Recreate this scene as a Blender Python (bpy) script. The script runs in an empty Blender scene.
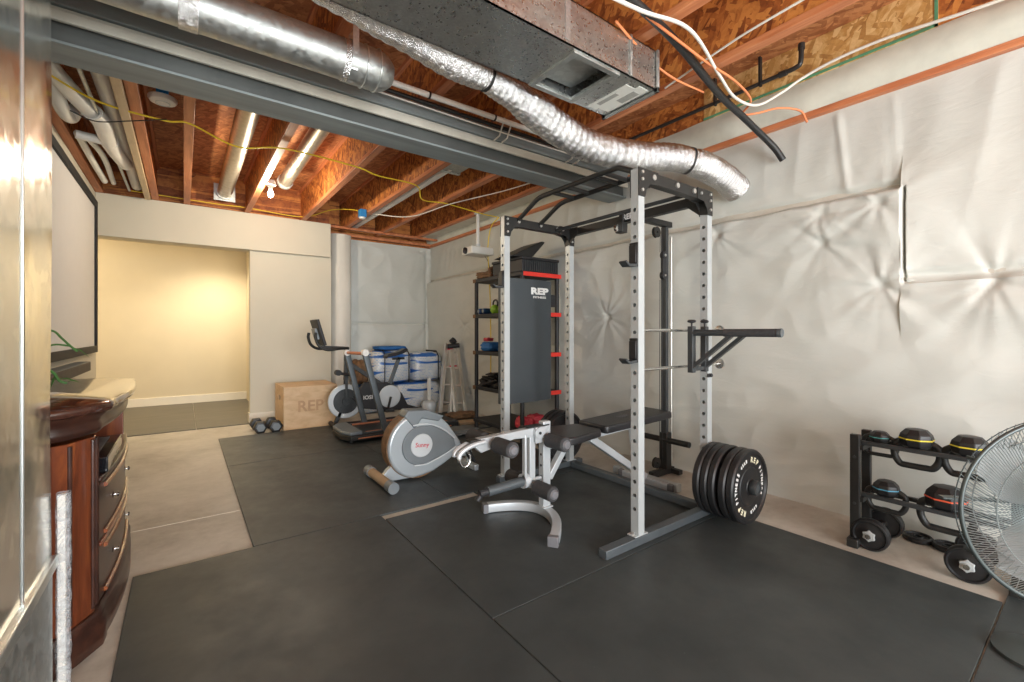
import bpy, math, random
from mathutils import Vector, Matrix, noise
random.seed(7)
PI = math.pi
C = bpy.context.scene.collection
# ------------------------------------------------------------------ materials
def nt(name):
    m = bpy.data.materials.new(name); m.use_nodes = True
    n = m.node_tree; n.nodes.clear()
    o = n.nodes.new('ShaderNodeOutputMaterial'); p = n.nodes.new('ShaderNodeBsdfPrincipled')
    n.links.new(p.outputs[0], o.inputs[0])
    return m, n, p
def coords(n, scale=(1,1,1)):
    t = n.nodes.new('ShaderNodeTexCoord'); mp = n.nodes.new('ShaderNodeMapping')
    n.links.new(t.outputs['Object'], mp.inputs[0]); mp.inputs['Scale'].default_value = scale
    return mp.outputs[0]
def ramp(n, fac, stops):
    r = n.nodes.new('ShaderNodeValToRGB'); n.links.new(fac, r.inputs[0])
    e = r.color_ramp.elements
    while len(e) < len(stops): e.new(.5)
    for i, (p, c) in enumerate(stops):
        e[i].position = p; e[i].color = (*c, 1)
    return r.outputs[0]
def tex(n, co, scale, detail=4, rough=.55, dist=0):
    t = n.nodes.new('ShaderNodeTexNoise'); n.links.new(co, t.inputs['Vector'])
    t.inputs['Scale'].default_value = scale; t.inputs['Detail'].default_value = detail
    t.inputs['Roughness'].default_value = rough; t.inputs['Distortion'].default_value = dist
    return t.outputs[0]
def bump(n, p, h, s, d=.01):
    b = n.nodes.new('ShaderNodeBump'); b.inputs['Strength'].default_value = s; b.inputs['Distance'].default_value = d
    n.links.new(h, b.inputs['Height']); n.links.new(b.outputs[0], p.inputs['Normal'])
def mat(name, col, rough=.5, metal=0, var=.12, scale=8, bmp=0, bscale=60, stretch=(1,1,1), spec=None, coat=0):
    m, n, p = nt(name)
    co = coords(n, stretch)
    f = tex(n, co, scale)
    a = tuple(max(0, c*(1-var)) for c in col); b = tuple(min(1, c*(1+var)) for c in col)
    n.links.new(ramp(n, f, [(.3, a), (.7, b)]), p.inputs['Base Color'])
    p.inputs['Roughness'].default_value = rough; p.inputs['Metallic'].default_value = metal
    if spec is not None: p.inputs['Specular IOR Level'].default_value = spec
    if coat: p.inputs['Coat Weight'].default_value = coat; p.inputs['Coat Roughness'].default_value = .15
    if bmp: bump(n, p, tex(n, co, bscale, 3), bmp, .004)
    return m
M = {}
def osb(name, cols, axis='X'):
    m, n, p = nt(name); t = n.nodes.new('ShaderNodeTexCoord'); outs = []
    for k, a in enumerate((.5, -.75, 1.9)):
        mp = n.nodes.new('ShaderNodeMapping'); n.links.new(t.outputs['Object'], mp.inputs[0]); mp.vector_type = 'TEXTURE'
        mp.inputs['Rotation'].default_value = (a,0,0) if axis == 'X' else (0,0,a)
        f = (.11,.030) if k != 1 else (.08,.022)
        mp.inputs['Scale'].default_value = (1,f[0],f[1]) if axis == 'X' else (f[0],f[1],1)
        mp.inputs['Location'].default_value = (k*.37,k*.13,k*.21)
        v = n.nodes.new('ShaderNodeTexVoronoi'); v.inputs['Scale'].default_value = 1; n.links.new(mp.outputs[0], v.inputs['Vector'])
        sp = n.nodes.new('ShaderNodeSeparateColor'); n.links.new(v.outputs['Color'], sp.inputs[0]); outs.append(sp)
    mx = n.nodes.new('ShaderNodeMix'); n.links.new(outs[0].outputs[1], mx.inputs[0])
    st = n.nodes.new('ShaderNodeMath'); st.operation = 'GREATER_THAN'; st.inputs[1].default_value = .5; n.links.new(outs[0].outputs[1], st.inputs[0])
    n.links.new(st.outputs[0], mx.inputs[0]); n.links.new(outs[0].outputs[0], mx.inputs[2]); n.links.new(outs[1].outputs[0], mx.inputs[3])
    m2 = n.nodes.new('ShaderNodeMix'); st2 = n.nodes.new('ShaderNodeMath'); st2.operation = 'GREATER_THAN'; st2.inputs[1].default_value = .6; n.links.new(outs[2].outputs[1], st2.inputs[0])
    n.links.new(st2.outputs[0], m2.inputs[0]); n.links.new(mx.outputs[0], m2.inputs[2]); n.links.new(outs[2].outputs[0], m2.inputs[3])
    co = coords(n); g = tex(n, co, 9, 5, .7, 1)
    ad = n.nodes.new('ShaderNodeMath'); ad.operation = 'MULTIPLY_ADD'; n.links.new(m2.outputs[0], ad.inputs[0]); ad.inputs[1].default_value = .55
    n.links.new(g, ad.inputs[2])
    n.links.new(ramp(n, ad.outputs[0], [(.45, cols[0]), (.75, cols[1]), (1.0, cols[2])]), p.inputs['Base Color'])
    p.inputs['Roughness'].default_value = .6
    bump(n, p, ad.outputs[0], .2, .004)
    return m
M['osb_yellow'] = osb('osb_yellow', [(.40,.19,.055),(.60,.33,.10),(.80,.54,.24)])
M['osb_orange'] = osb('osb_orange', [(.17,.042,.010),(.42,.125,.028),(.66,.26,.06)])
M['osb_deck'] = osb('osb_deck', [(.30,.10,.035),(.45,.17,.065),(.60,.27,.11)], 'Z')
def wood(name, cols, stretch=(6,.5,6), scale=3, rough=.5, coat=0, bm=.12):
    m, n, p = nt(name); co = coords(n, stretch)
    f = tex(n, co, scale, 6, .65, .6)
    n.links.new(ramp(n, f, [(.25, cols[0]), (.5, cols[1]), (.75, cols[2])]), p.inputs['Base Color'])
    p.inputs['Roughness'].default_value = rough
    if coat: p.inputs['Coat Weight'].default_value = coat; p.inputs['Coat Roughness'].default_value = .08
    bump(n, p, f, bm, .003)
    return m
M['flange'] = wood('orange_lumber', [(.30,.085,.03),(.55,.19,.075),(.72,.31,.14)])
M['sill'] = wood('orange_sill', [(.40,.12,.05),(.60,.21,.09),(.75,.32,.15)])
M['pine'] = wood('pale_pine', [(.50,.36,.20),(.66,.50,.30),(.74,.60,.40)])
M['ply'] = wood('birch_ply', [(.50,.31,.16),(.64,.43,.24),(.72,.52,.31)], (1.2,1,3), 4, .55)
M['ply_dark'] = mat('branded_ply', (.50,.30,.16), .6)
M['cherry'] = wood('cherry_wood', [(.06,.014,.006),(.20,.05,.018),(.42,.13,.03)], (5,5,.7), 3, .28, .7, .04)
M['cherry_dark'] = wood('dark_cherry', [(.018,.008,.006),(.045,.017,.011),(.10,.036,.02)], (3,.8,3), 3, .34, .25, .04)
M['cherry_top'] = wood('polished_dark_top', [(.022,.009,.006),(.06,.022,.014),(.10,.04,.025)], (3,.8,3), 3, .12, .9, .0)
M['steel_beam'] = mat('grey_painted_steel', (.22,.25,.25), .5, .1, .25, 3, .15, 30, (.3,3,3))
M['beam_web_shade'] = mat('shaded_web_steel', (.085,.09,.085), .6, .1, .2, 4)  # shade on the beam web put into a darker steel colour
M['steel_cream'] = mat('pale_cream_steel', (.56,.54,.46), .6, 0, .12, 6)  # lighter cream than the lower flange
def galv(name, base=(.62,.64,.62), rough=.28, bs=0, sp=60):
    m, n, p = nt(name); co = coords(n)
    v = n.nodes.new('ShaderNodeTexVoronoi'); v.inputs['Scale'].default_value = sp; n.links.new(co, v.inputs['Vector'])
    sep = n.nodes.new('ShaderNodeSeparateColor'); n.links.new(v.outputs['Color'], sep.inputs[0])
    a = tuple(c*.86 for c in base)
    n.links.new(ramp(n, sep.outputs[0], [(.0, a), (1, base)]), p.inputs['Base Color'])
    n.links.new(ramp(n, sep.outputs[1], [(0, (rough*.8,)*3), (1, (rough*1.35,)*3)]), p.inputs['Roughness'])
    p.inputs['Metallic'].default_value = .95
    bump(n, p, tex(n, co, 2.5, 3), .25 if not bs else bs, .02)
    return m
M['galv'] = galv('galvanised_sheet', (.56,.58,.56), .46, .10, 45)
M['galv_dark'] = galv('galvanised_trunk', (.66,.68,.66), .32, .06, 110)
M['galv_mirror'] = galv('galvanised_plenum', (.80,.80,.75), .16, .12, 25)
M['galv_edge'] = mat('bright_seam_metal', (.82,.86,.84), .3, .9, .03)
def foil():
    m, n, p = nt('crinkled_foil'); co = coords(n)
    p.inputs['Metallic'].default_value = 1; p.inputs['Roughness'].default_value = .26
    f = tex(n, co, 38, 6, .7, 1.2)
    n.links.new(ramp(n, tex(n, co, 8), [(.3, (.66,.67,.68)), (.7, (.86,.86,.85))]), p.inputs['Base Color'])
    bump(n, p, f, .9, .012)
    return m
M['foil'] = foil()
M['chrome'] = mat('chrome', (.75,.75,.74), .18, 1, .03)
M['silver_rod'] = mat('zinc_rod', (.70,.70,.68), .25, 1, .03)
M['bolt'] = mat('zinc_bolt', (.78,.78,.76), .3, .9, .05)
M['post'] = mat('silver_grey_powdercoat', (.46,.49,.495), .38, .25, .05, 5)
M['bench_metal'] = mat('light_grey_powdercoat', (.50,.53,.55), .34, .3, .05, 5)
M['blackmetal'] = mat('black_powdercoat', (.022,.022,.021), .45, .2, .15, 20)
M['darkgrey'] = mat('dark_grey_powdercoat', (.05,.055,.058), .42, .3, .12, 20)
M['foot_grey'] = mat('blue_grey_base_metal', (.10,.115,.125), .42, .4, .1, 12)
M['vinyl'] = mat('black_vinyl', (.018,.018,.020), .36, 0, .1, 30, .15, 200)
M['foam'] = mat('black_foam', (.038,.038,.040), .8, 0, .2, 60, .3, 300)
M['foamcap'] = mat('grey_plastic_cap', (.14,.14,.15), .5)
M['rubber'] = mat('black_rubber', (.014,.014,.015), .42, 0, .2, 40)
M['rubber_cap'] = mat('matte_black_plastic', (.02,.02,.022), .55)
M['white'] = mat('white_plastic', (.78,.76,.70), .4, 0, .03)
M['white_text'] = mat('white_print', (.85,.85,.83), .5, 0, .02)
M['gold_text'] = mat('cream_print', (.80,.76,.55), .5, 0, .02)
M['pvc'] = mat('white_pvc', (.82,.80,.74), .38, 0, .05, 6)
M['abs'] = mat('black_pipe', (.03,.028,.026), .35, 0, .15)
M['yellow'] = mat('yellow_cable', (.85,.62,.03), .5, 0, .05)
M['white_cable'] = mat('white_cable', (.78,.74,.66), .5, 0, .05)
M['orange_cable'] = mat('orange_cable', (.80,.26,.10), .5, 0, .05)
M['black_cable'] = mat('black_cable', (.02,.02,.02), .5, 0, .05)
M['blue'] = mat('blue_plastic', (.02,.22,.52), .45)
M['bluedark'] = mat('navy_blue_vinyl', (.02,.07,.20), .45)
M['bluebag'] = mat('blue_fabric', (.02,.14,.42), .7)
M['red'] = mat('red_plastic', (.82,.045,.03), .45, 0, .05)
M['green'] = mat('green_vinyl', (.28,.55,.04), .45)
M['leaf'] = mat('bamboo_green', (.05,.15,.03), .45, 0, .3, 30)
M['teal'] = mat('teal_band', (.10,.42,.40), .5, 0, .02)
M['cyan'] = mat('blue_band', (.10,.40,.60), .5, 0, .02)
M['yband'] = mat('yellow_band', (.85,.70,.05), .5, 0, .02)
M['rband'] = mat('orange_red_band', (.80,.12,.05), .5, 0, .02)
M['copper'] = mat('copper_orange_trim', (.55,.20,.10), .4, .3)
M['mat_panel'] = mat('charcoal_exercise_mat', (.055,.066,.074), .5, 0, .06, 3)
M['brown'] = mat('brown_leather', (.17,.09,.04), .7, 0, .4, 20, .4, 40)
M['silverplastic'] = mat('silver_plastic', (.44,.49,.52), .3, .35, .03, 4)
M['greyplastic'] = mat('mid_grey_plastic', (.19,.215,.23), .4, .2, .05)
M['lightdisc'] = mat('pale_grey_plastic', (.62,.66,.68), .35, .1, .03)
M['redtext'] = mat('red_print', (.60,.05,.08), .5, 0, .02)
M['paint'] = mat('beige_wall_paint', (.62,.575,.465), .75, 0, .02, 3, .06, 120)
M['hallpaint'] = mat('warm_beige_wall_paint', (.68,.60,.44), .75, 0, .02, 3, .06, 120)
M['base'] = mat('white_baseboard_paint', (.80,.76,.66), .5, 0, .02)
M['screen'] = mat('projector_screen_cloth', (.80,.79,.77), .8, 0, .01)
M['frameblack'] = mat('black_velvet_frame', (.012,.012,.014), .7)
M['soundbar'] = mat('dark_taupe_fabric', (.10,.085,.065), .8)
M['aluminium'] = mat('aluminium', (.62,.61,.57), .35, .8, .08)
M['insul_white'] = mat('white_blanket_band', (.66,.66,.57), .5, 0, .1, 6, .4, 9)
M['blanketcloth'] = mat('white_wrap', (.70,.66,.58), .5, 0, .05, 4, .3, 6)
M['tan_duct'] = galv('tan_round_duct', (.46,.40,.32), .35, .15, 40)
M['greenpaint'] = mat('green_edge_paint', (.10,.30,.16), .7)
M['glass_dark'] = mat('black_glass', (.01,.01,.012), .08, 0, .02)
M['dustlabel'] = mat('white_paper_label', (.74,.74,.68), .6, 0, .02)
M['labelgrey'] = mat('grey_printed_block', (.36,.36,.33), .6, 0, .1, 50)
M['silvertape'] = mat('silver_tape', (.6,.6,.58), .3, .8, .15, 60, .8, 60)
M['cardboard'] = mat('cardboard', (.42,.29,.17), .8, 0, .1)
M['greycloth'] = mat('grey_cloth', (.13,.14,.14), .9, 0, .2)
M['mesh_white'] = mat('off_white_plastic', (.60,.62,.60), .5)
def rubbermat(name, seed):
    m, n, p = nt(name); co = coords(n)
    f = tex(n, co, 2.2 + seed*.3, 5, .6, .4)
    base = ramp(n, f, [(.3, (.027,.033,.034)), (.7, (.052,.061,.061))])
    v = n.nodes.new('ShaderNodeTexVoronoi'); v.inputs['Scale'].default_value = 42; n.links.new(co, v.inputs['Vector'])
    sp = ramp(n, v.outputs['Distance'], [(.035, (1,1,1)), (.06, (0,0,0))])
    g = ramp(n, tex(n, co, 7, 2), [(.60, (0,0,0)), (.66, (1,1,1))])
    mul = n.nodes.new('ShaderNodeMath'); mul.operation = 'MULTIPLY'; n.links.new(sp, mul.inputs[0]); n.links.new(g, mul.inputs[1])
    mx = n.nodes.new('ShaderNodeMix'); mx.data_type = 'RGBA'
    ins = [i for i in mx.inputs if i.type == 'RGBA']
    n.links.new(mul.outputs[0], mx.inputs[0]); n.links.new(base, ins[0]); ins[1].default_value = (.22,.22,.20,1)
    n.links.new([o for o in mx.outputs if o.type == 'RGBA'][0], p.inputs['Base Color'])
    n.links.new(ramp(n, tex(n, co, 3.5, 6, .7), [(.3, (.38,)*3), (.7, (.58,)*3)]), p.inputs['Roughness'])
    bump(n, p, tex(n, co, 260, 2), .12, .003)
    return m
M['mat'] = rubbermat('gym_rubber', 0)
M['hallmat'] = wood('hall_grey_mat', [(.10,.095,.08),(.13,.12,.10),(.16,.15,.125)], (1,5,1), 2, .5)
def concrete():
    m, n, p = nt('concrete'); co = coords(n)
    f = tex(n, co, 1.6, 8, .65, .5); g = tex(n, co, 14, 6, .7)
    a = n.nodes.new('ShaderNodeMath'); a.operation = 'MULTIPLY_ADD'; n.links.new(g, a.inputs[0]); a.inputs[1].default_value = .35; n.links.new(f, a.inputs[2])
    n.links.new(ramp(n, a.outputs[0], [(.45, (.36,.32,.265)), (.65, (.49,.455,.39)), (.85, (.60,.56,.49))]), p.inputs['Base Color'])
    p.inputs['Roughness'].default_value = .55
    bump(n, p, g, .15, .004)
    return m
M['concrete'] = concrete()
def blanket():
    m, n, p = nt('white_vinyl_insulation_blanket'); co = coords(n)
    f = tex(n, co, 1.3, 4, .5)
    n.links.new(ramp(n, f, [(.3, (.565,.575,.53)), (.7, (.63,.64,.595))]), p.inputs['Base Color'])
    p.inputs['Roughness'].default_value = .5
    co2 = coords(n, (1,1,2.5))
    bump(n, p, tex(n, co2, 5, 5, .6, 1.2), .16, .02)
    return m
M['blanket'] = blanket()
def printed():
    m, n, p = nt('blue_white_printed_plastic'); co = coords(n, (1,1,1))
    br = n.nodes.new('ShaderNodeTexBrick'); br.inputs['Scale'].default_value = 9
    mp = n.nodes.new('ShaderNodeMapping'); mp.inputs['Rotation'].default_value = (PI/2,0,0); n.links.new(co, mp.inputs[0])
    n.links.new(mp.outputs[0], br.inputs['Vector'])
    br.inputs['Color1'].default_value = (.66,.70,.74,1); br.inputs['Color2'].default_value = (.36,.50,.70,1); br.inputs['Mortar'].default_value = (.74,.75,.74,1)
    br.inputs['Mortar Size'].default_value = .045; br.inputs['Brick Width'].default_value = .35; br.inputs['Row Height'].default_value = .22
    v = tex(n, coords(n, (.7,.7,4.5)), 2.6, 1)
    rr = ramp(n, v, [(.56, (0,0,0)), (.58, (1,1,1))])
    mx = n.nodes.new('ShaderNodeMix'); mx.data_type = 'RGBA'; ins = [i for i in mx.inputs if i.type == 'RGBA']
    n.links.new(rr, mx.inputs[0]); n.links.new(br.outputs[0], ins[0]); ins[1].default_value = (.03,.14,.46,1)
    n.links.new([o for o in mx.outputs if o.type == 'RGBA'][0], p.inputs['Base Color'])
    p.inputs['Roughness'].default_value = .3
    bump(n, p, tex(n, co, 12, 3), .5, .02)
    return m
M['printed'] = printed()
def emis(name, col, s):
    m, n, p = nt(name); p.inputs['Base Color'].default_value = (*col,1)
    p.inputs['Emission Color'].default_value = (*col,1); p.inputs['Emission Strength'].default_value = s
    return m
M['bulb'] = emis('lit_bulb', (1,.86,.62), 14)
M['hall_lens'] = emis('lit_lens', (1,.9,.72), 6)
def glass(name, col=(1,1,1), rough=.02, alpha=None):
    m, n, p = nt(name); p.inputs['Base Color'].default_value = (*col,1); p.inputs['Roughness'].default_value = rough
    p.inputs['Transmission Weight'].default_value = 1; p.inputs['IOR'].default_value = 1.3
    return m
def clearfilm():
    m, n, p = nt('clear_plastic_film'); co = coords(n)
    p.inputs['Base Color'].default_value = (.80,.84,.88,1); p.inputs['Roughness'].default_value = .18
    n.links.new(ramp(n, tex(n, co, 18, 4, .7, 1), [(.35, (.12,)*3), (.65, (.6,)*3)]), p.inputs['Alpha'])
    bump(n, p, tex(n, co, 30, 4, .7, 1.5), 1, .02)
    return m
M['film'] = clearfilm()
# ------------------------------------------------------------------ mesh builder
def circ(r, n=12, ph=0): return [(r*math.cos(2*PI*i/n+ph), r*math.sin(2*PI*i/n+ph)) for i in range(n)]
def rect(w, h): return [(-w/2,-h/2),(w/2,-h/2),(w/2,h/2),(-w/2,h/2)]
def rrect(w, h, r=.006, k=3):
    o = []
    for cx, cy, a0 in ((w/2-r,h/2-r,0),(-w/2+r,h/2-r,PI/2),(-w/2+r,-h/2+r,PI),(w/2-r,-h/2+r,1.5*PI)):
        for i in range(k+1):
            a = a0+PI/2*i/k; o.append((cx+r*math.cos(a), cy+r*math.sin(a)))
    return o
class MB:
    def __init__(s): s.v = []; s.f = []
    def add(s, vs, fs, Mx=None):
        b = len(s.v)
        for p in vs:
            p = Vector(p)
            s.v.append(Mx @ p if Mx else p)
        for f in fs: s.f.append(tuple(i+b for i in f))
        return s
    def box(s, x0, x1, y0, y1, z0, z1, Mx=None):
        return s.add([(x0,y0,z0),(x1,y0,z0),(x1,y1,z0),(x0,y1,z0),(x0,y0,z1),(x1,y0,z1),(x1,y1,z1),(x0,y1,z1)],
                     [(0,3,2,1),(4,5,6,7),(0,1,5,4),(1,2,6,5),(2,3,7,6),(3,0,4,7)], Mx)
    def prism(s, poly, z0, z1, Mx=None):
        n = len(poly)
        return s.add([(x,y,z0) for x,y in poly]+[(x,y,z1) for x,y in poly],
            [tuple(range(n-1,-1,-1)), tuple(range(n,2*n))]+[(i,(i+1)%n,n+(i+1)%n,n+i) for i in range(n)], Mx)
    def lathe(s, prof, Mx=None, n=24, ph=0):
        vs = []; fs = []; m = len(prof)
        for i in range(n):
            a = 2*PI*i/n+ph
            for r, z in prof: vs.append((r*math.cos(a), r*math.sin(a), z))
        for i in range(n):
            j = (i+1) % n
            for k in range(m-1): fs.append((i*m+k, j*m+k, j*m+k+1, i*m+k+1))
        e0, e1 = prof[0][0] > 1e-5, prof[-1][0] > 1e-5
        if e0 and e1:
            for i in range(n):
                j = (i+1) % n; fs.append((i*m+m-1, j*m+m-1, j*m, i*m))
        elif e0: fs.append(tuple(i*m for i in range(n-1,-1,-1)))
        elif e1: fs.append(tuple(i*m+m-1 for i in range(n)))
        return s.add(vs, fs, Mx)
    def sweep(s, pts, prof, closed=False, caps=True, up=(0,0,1), scale=None, radfn=None):
        pts = [Vector(p) for p in pts]; n = len(pts); m = len(prof); vs = []; fs = []
        up = Vector(up); T = []
        for i in range(n):
            if closed: t = pts[(i+1)%n]-pts[i-1]
            else: t = pts[min(i+1,n-1)]-pts[max(i-1,0)]
            T.append(t.normalized() if t.length > 1e-9 else Vector((0,0,1)))
        X = None
        for i, t in enumerate(T):
            if X is None:
                X = t.cross(up)
                if X.length < 1e-3: X = t.cross(Vector((0,1,0)))
                X.normalize()
            else:
                X = (X - t*X.dot(t))
                X = X.normalized() if X.length > 1e-6 else t.orthogonal().normalized()
            Y = X.cross(t)
            k = 1 if scale is None else scale[i]
            mit = 1
            for j, (a, b) in enumerate(prof):
                kk = k*(radfn(i, j) if radfn else 1)
                vs.append(pts[i] + X*a*kk + Y*b*kk)
        for i in range(n if closed else n-1):
            i2 = (i+1) % n
            for j in range(m):
                j2 = (j+1) % m
                fs.append((i*m+j, i2*m+j, i2*m+j2, i*m+j2))
        if caps and not closed:
            fs.append(tuple(range(m))); fs.append(tuple((n-1)*m+j for j in range(m-1,-1,-1)))
        return s.add(vs, fs)
    def tube(s, pts, r, n=12, closed=False, caps=True, scale=None): return s.sweep(pts, circ(r, n), closed, caps, scale=scale)
    def bar(s, a, b, w, h, up=(0,0,1)): return s.sweep([a, b], rect(w, h), up=up)
    def cyl(s, a, b, r, n=20): return s.sweep([a, b], circ(r, n))
    def text(s, body, size, Mx, depth=.001, bold=0):
        cu = bpy.data.curves.new('t', 'FONT'); cu.body = body; cu.size = size; cu.extrude = depth; cu.align_x = 'CENTER'; cu.align_y = 'CENTER'
        cu.offset = bold; cu.resolution_u = 3
        o = bpy.data.objects.new('t', cu); me = bpy.data.meshes.new_from_object(o)
        s.add([v.co for v in me.vertices], [tuple(p.vertices) for p in me.polygons], Mx)
        bpy.data.objects.remove(o); bpy.data.meshes.remove(me); bpy.data.curves.remove(cu)
        return s
BASE = {}
def wbase(o): return BASE.get(o.name, Vector((0,0,0))) if o else Vector((0,0,0))
SPLIT = {'bolt','foil_tape','end_flange','hanger_strap','grip_rung','adjustment_hole','trim_line','base_rail','foot','beading','pulley_block','rib','copper_strip','side_rail','seam_ring','elbow','bracket','register_flange','grille_ring','rim','rung','front_fork','handlebar','foot_grip','label_print','paper_label','cross_bar','drawer_moulding','corner_clip','leg_lever','pivot_bracket','rear_bracket','lower_frame','gusset'}
def islands(mb):
    par = list(range(len(mb.v)))
    def find(a):
        while par[a] != a: par[a] = par[par[a]]; a = par[a]
        return a
    for f in mb.f:
        r = find(f[0])
        for q in f[1:]: par[find(q)] = r
    G = {}
    for f in mb.f: G.setdefault(find(f[0]), []).append(f)
    out = []
    for fs in G.values():
        ids = sorted({i for f in fs for i in f}); mp = {a: k for k, a in enumerate(ids)}
        m2 = MB(); m2.v = [mb.v[i] for i in ids]; m2.f = [tuple(mp[i] for i in f) for f in fs]; out.append(m2)
    return out
def build(mb, name, m, parent=None, bevel=0, base=None, smooth=35, seg=2, label=None):
    if parent and name in SPLIT:
        SP = islands(mb)
        if len(SP) > 1:
            for q in SP[1:]: build1(q, name, m, parent, bevel, base, smooth, seg, label)
            mb = SP[0]
    return build1(mb, name, m, parent, bevel, base, smooth, seg, label)
def build1(mb, name, m, parent=None, bevel=0, base=None, smooth=35, seg=2, label=None):
    me = bpy.data.meshes.new(name)
    b = wbase(parent) if parent else Vector(base or (0,0,0))
    me.from_pydata([p-b for p in mb.v], [], mb.f)
    import bmesh
    bm = bmesh.new(); bm.from_mesh(me); bmesh.ops.recalc_face_normals(bm, faces=bm.faces); bm.to_mesh(me); bm.free()
    if smooth:
        me.polygons.foreach_set('use_smooth', [True]*len(me.polygons))
        me.set_sharp_from_angle(angle=math.radians(smooth))
    me.materials.append(M[m] if isinstance(m, str) else m)
    o = bpy.data.objects.new(name, me); C.objects.link(o)
    if parent: o.parent = parent
    else: o.location = b
    BASE[o.name] = b
    if bevel:
        md = o.modifiers.new('bevel', 'BEVEL'); md.width = bevel; md.segments = seg; md.limit_method = 'ANGLE'; md.angle_limit = math.radians(40)
        md.harden_normals = False
    if label: o['label'] = label
    return o
def tag(o, label, cat, group=None):
    o['label'] = label; o['category'] = cat
    if group: o['group'] = group
    return o
def thing(name, label, cat, loc=(0,0,0), group=None):
    o = bpy.data.objects.new(name, None); C.objects.link(o); o.location = loc; o.empty_display_size = .05
    BASE[o.name] = Vector(loc); return tag(o, label, cat, group)
def struct(mb, name, m, **k):
    o = build(mb, name, m, **k); o['kind'] = 'structure'; return o
def dup(o, parent=None):
    c = o.copy(); C.objects.link(c)
    if parent: c.parent = parent
    for ch in [x for x in bpy.data.objects if x.parent == o and x != c]: dup(ch, c)
    return c
def place(o, loc, rz=0, label=None, rot=None):
    o.location = loc; o.rotation_euler = rot or (0,0,rz)
    if label: o['label'] = label
    return o
def T(x=0,y=0,z=0): return Matrix.Translation((x,y,z))
def R(a, ax): return Matrix.Rotation(a, 4, ax)
def smooth(t): t = max(0,min(1,t)); return t*t*(3-2*t)
def bez(P, n=12):
    """smooth polyline through control points (catmull-rom)"""
    P = [Vector(p) for p in P]; Q = [2*P[0]-P[1]]+P+[2*P[-1]-P[-2]]; out = []
    for i in range(1, len(Q)-2):
        a,b,c,d = Q[i-1:i+3]
        for k in range(n):
            t = k/n; out.append(.5*((2*b)+(c-a)*t+(2*a-5*b+4*c-d)*t*t+(3*b-a-3*c+d)*t**3))
    out.append(P[-1]); return out
# ------------------------------------------------------------------ room
XR, YF, YB = 3.51, 7.2, 6.7          # right wall, far blanket wall, beige wall
ZJ, ZS = 2.755, 3.20                # joist bottom, subfloor
struct(MB().box(-4,4.2,-3.6,9.6,-.15,0), 'floor', 'concrete')
struct(MB().box(-4,4.2,-3.6,9.6,ZS,ZS+.05), 'ceiling', 'osb_deck')
# saw joint in slab: a thin groove filler strip
struct(MB().box(-.79,.31,3.497,3.503,0,.001), 'trim_1', 'base')
# right wall blanket
stars = [(1.17,1.99,.6),(1.17,1.80,.8),(.865,2.0,.8),(.855,1.49,.9),(.38,1.475,1.1),(1.90,1.98,.8),(3.05,1.35,1.3),(5.9,1.3,.8),(4.4,.9,.6),(-.6,1.3,1)]
def starfold(y, z, S, q=0):
    h = 0
    for i, (sy, sz, a) in enumerate(S):
        dy, dz = y-sy, z-sz; r = math.hypot(dy, dz)
        if r > 1.1: continue
        th = math.atan2(dz, dy)
        k = noise.noise(Vector((math.cos(th)*2.6, math.sin(th)*2.6, i*7.3+q)))
        k2 = noise.noise(Vector((math.cos(th)*6, math.sin(th)*6, i*3.1+q)))
        h += a*(.015*(k*1.3-.1)+.005*k2)*math.exp(-r/.33)*min(1, r/.05)
        h -= a*.028*math.exp(-(r/.035)**2)
    return h
def rightX(y, z):
    lower = 1 if y > .765 and z < 2.07+.02*noise.noise(Vector((y*2,0,1))) else 0
    zz = 2.07 if y > .765 else 1.50
    zz += .012*noise.noise(Vector((y*3,0,1)))+ (.03*(y-.77)/1.2*0)
    s1 = 1-smooth((z-zz+.015)/.03)
    if y > .765-.02 and y < .765+.0: # vertical return
        t = smooth((y-.745)/.02); sA = 1-smooth((z-2.055)/.03); sB = 1-smooth((z-1.485)/.03); s1 = sB+(sA-sB)*t
    if y <= .765 and z > 1.5: s1 = max(s1, math.exp(-max(0,.745-y)/.18)*(1-smooth((z-1.95)/.35)))
    th = .055*s1*(.25+.75*smooth(z/.7))
    if z > zz-.35: th += .015*s1*math.sin(smooth((z-zz+.35)/.35)*PI)
    h = starfold(y, z, stars)
    sag = .014*noise.noise(Vector((y*.9, z*1.1, 3)))+.008*noise.noise(Vector((y*2.3, z*4.6, 9)))
    if z > zz:   # vertical folds of upper layer
        u = noise.noise(Vector((y*5+.8*z, z*.6, 5)))
        sag += .008*(1-abs(u)*2.2)*smooth((z-zz)/.3)
        sag += .012*math.exp(-((y-1.04-.10*(z-2.1))/.018)**2)*smooth((z-zz)/.1)
        sag += .004*math.exp(-((y-.78-.05*(z-2.1))/.02)**2)
    else:        # slanting long wrinkles low on the wall
        u = noise.noise(Vector((y*.8-z*.6, z*7+y*1.6, 2)))
        sag += .006*(1-abs(u)*2.5)*(1-smooth((z-.2)/1.1))
        sag += .005*(1-abs(noise.noise(Vector((y*2.2+z*3.0, z*3-y*2.2, 12))))*3)
    if y > .765: sag -= .035*math.exp(-((z-zz-.035)/.022)**2)
    else: sag -= .030*math.exp(-((z-zz-.035)/.022)**2)
    if 1.5 < z < 2.07: sag -= .05*math.exp(-((y-.748)/.0055)**2)
    pin = smooth((2.70-z)/.12)
    return XR - th - max(-.05, (h+sag))*pin*smooth((z+.02)/.1) - .01
def gridlist(f, A, B):
    mb = MB(); nb = len(B)-1; fs = []
    vs = [f(a, b) for a in A for b in B]
    for i in range(len(A)-1):
        for j in range(nb):
            k = i*(nb+1)+j; fs.append((k, k+1, k+nb+2, k+nb+1))
    return mb.add(vs, fs)
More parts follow.
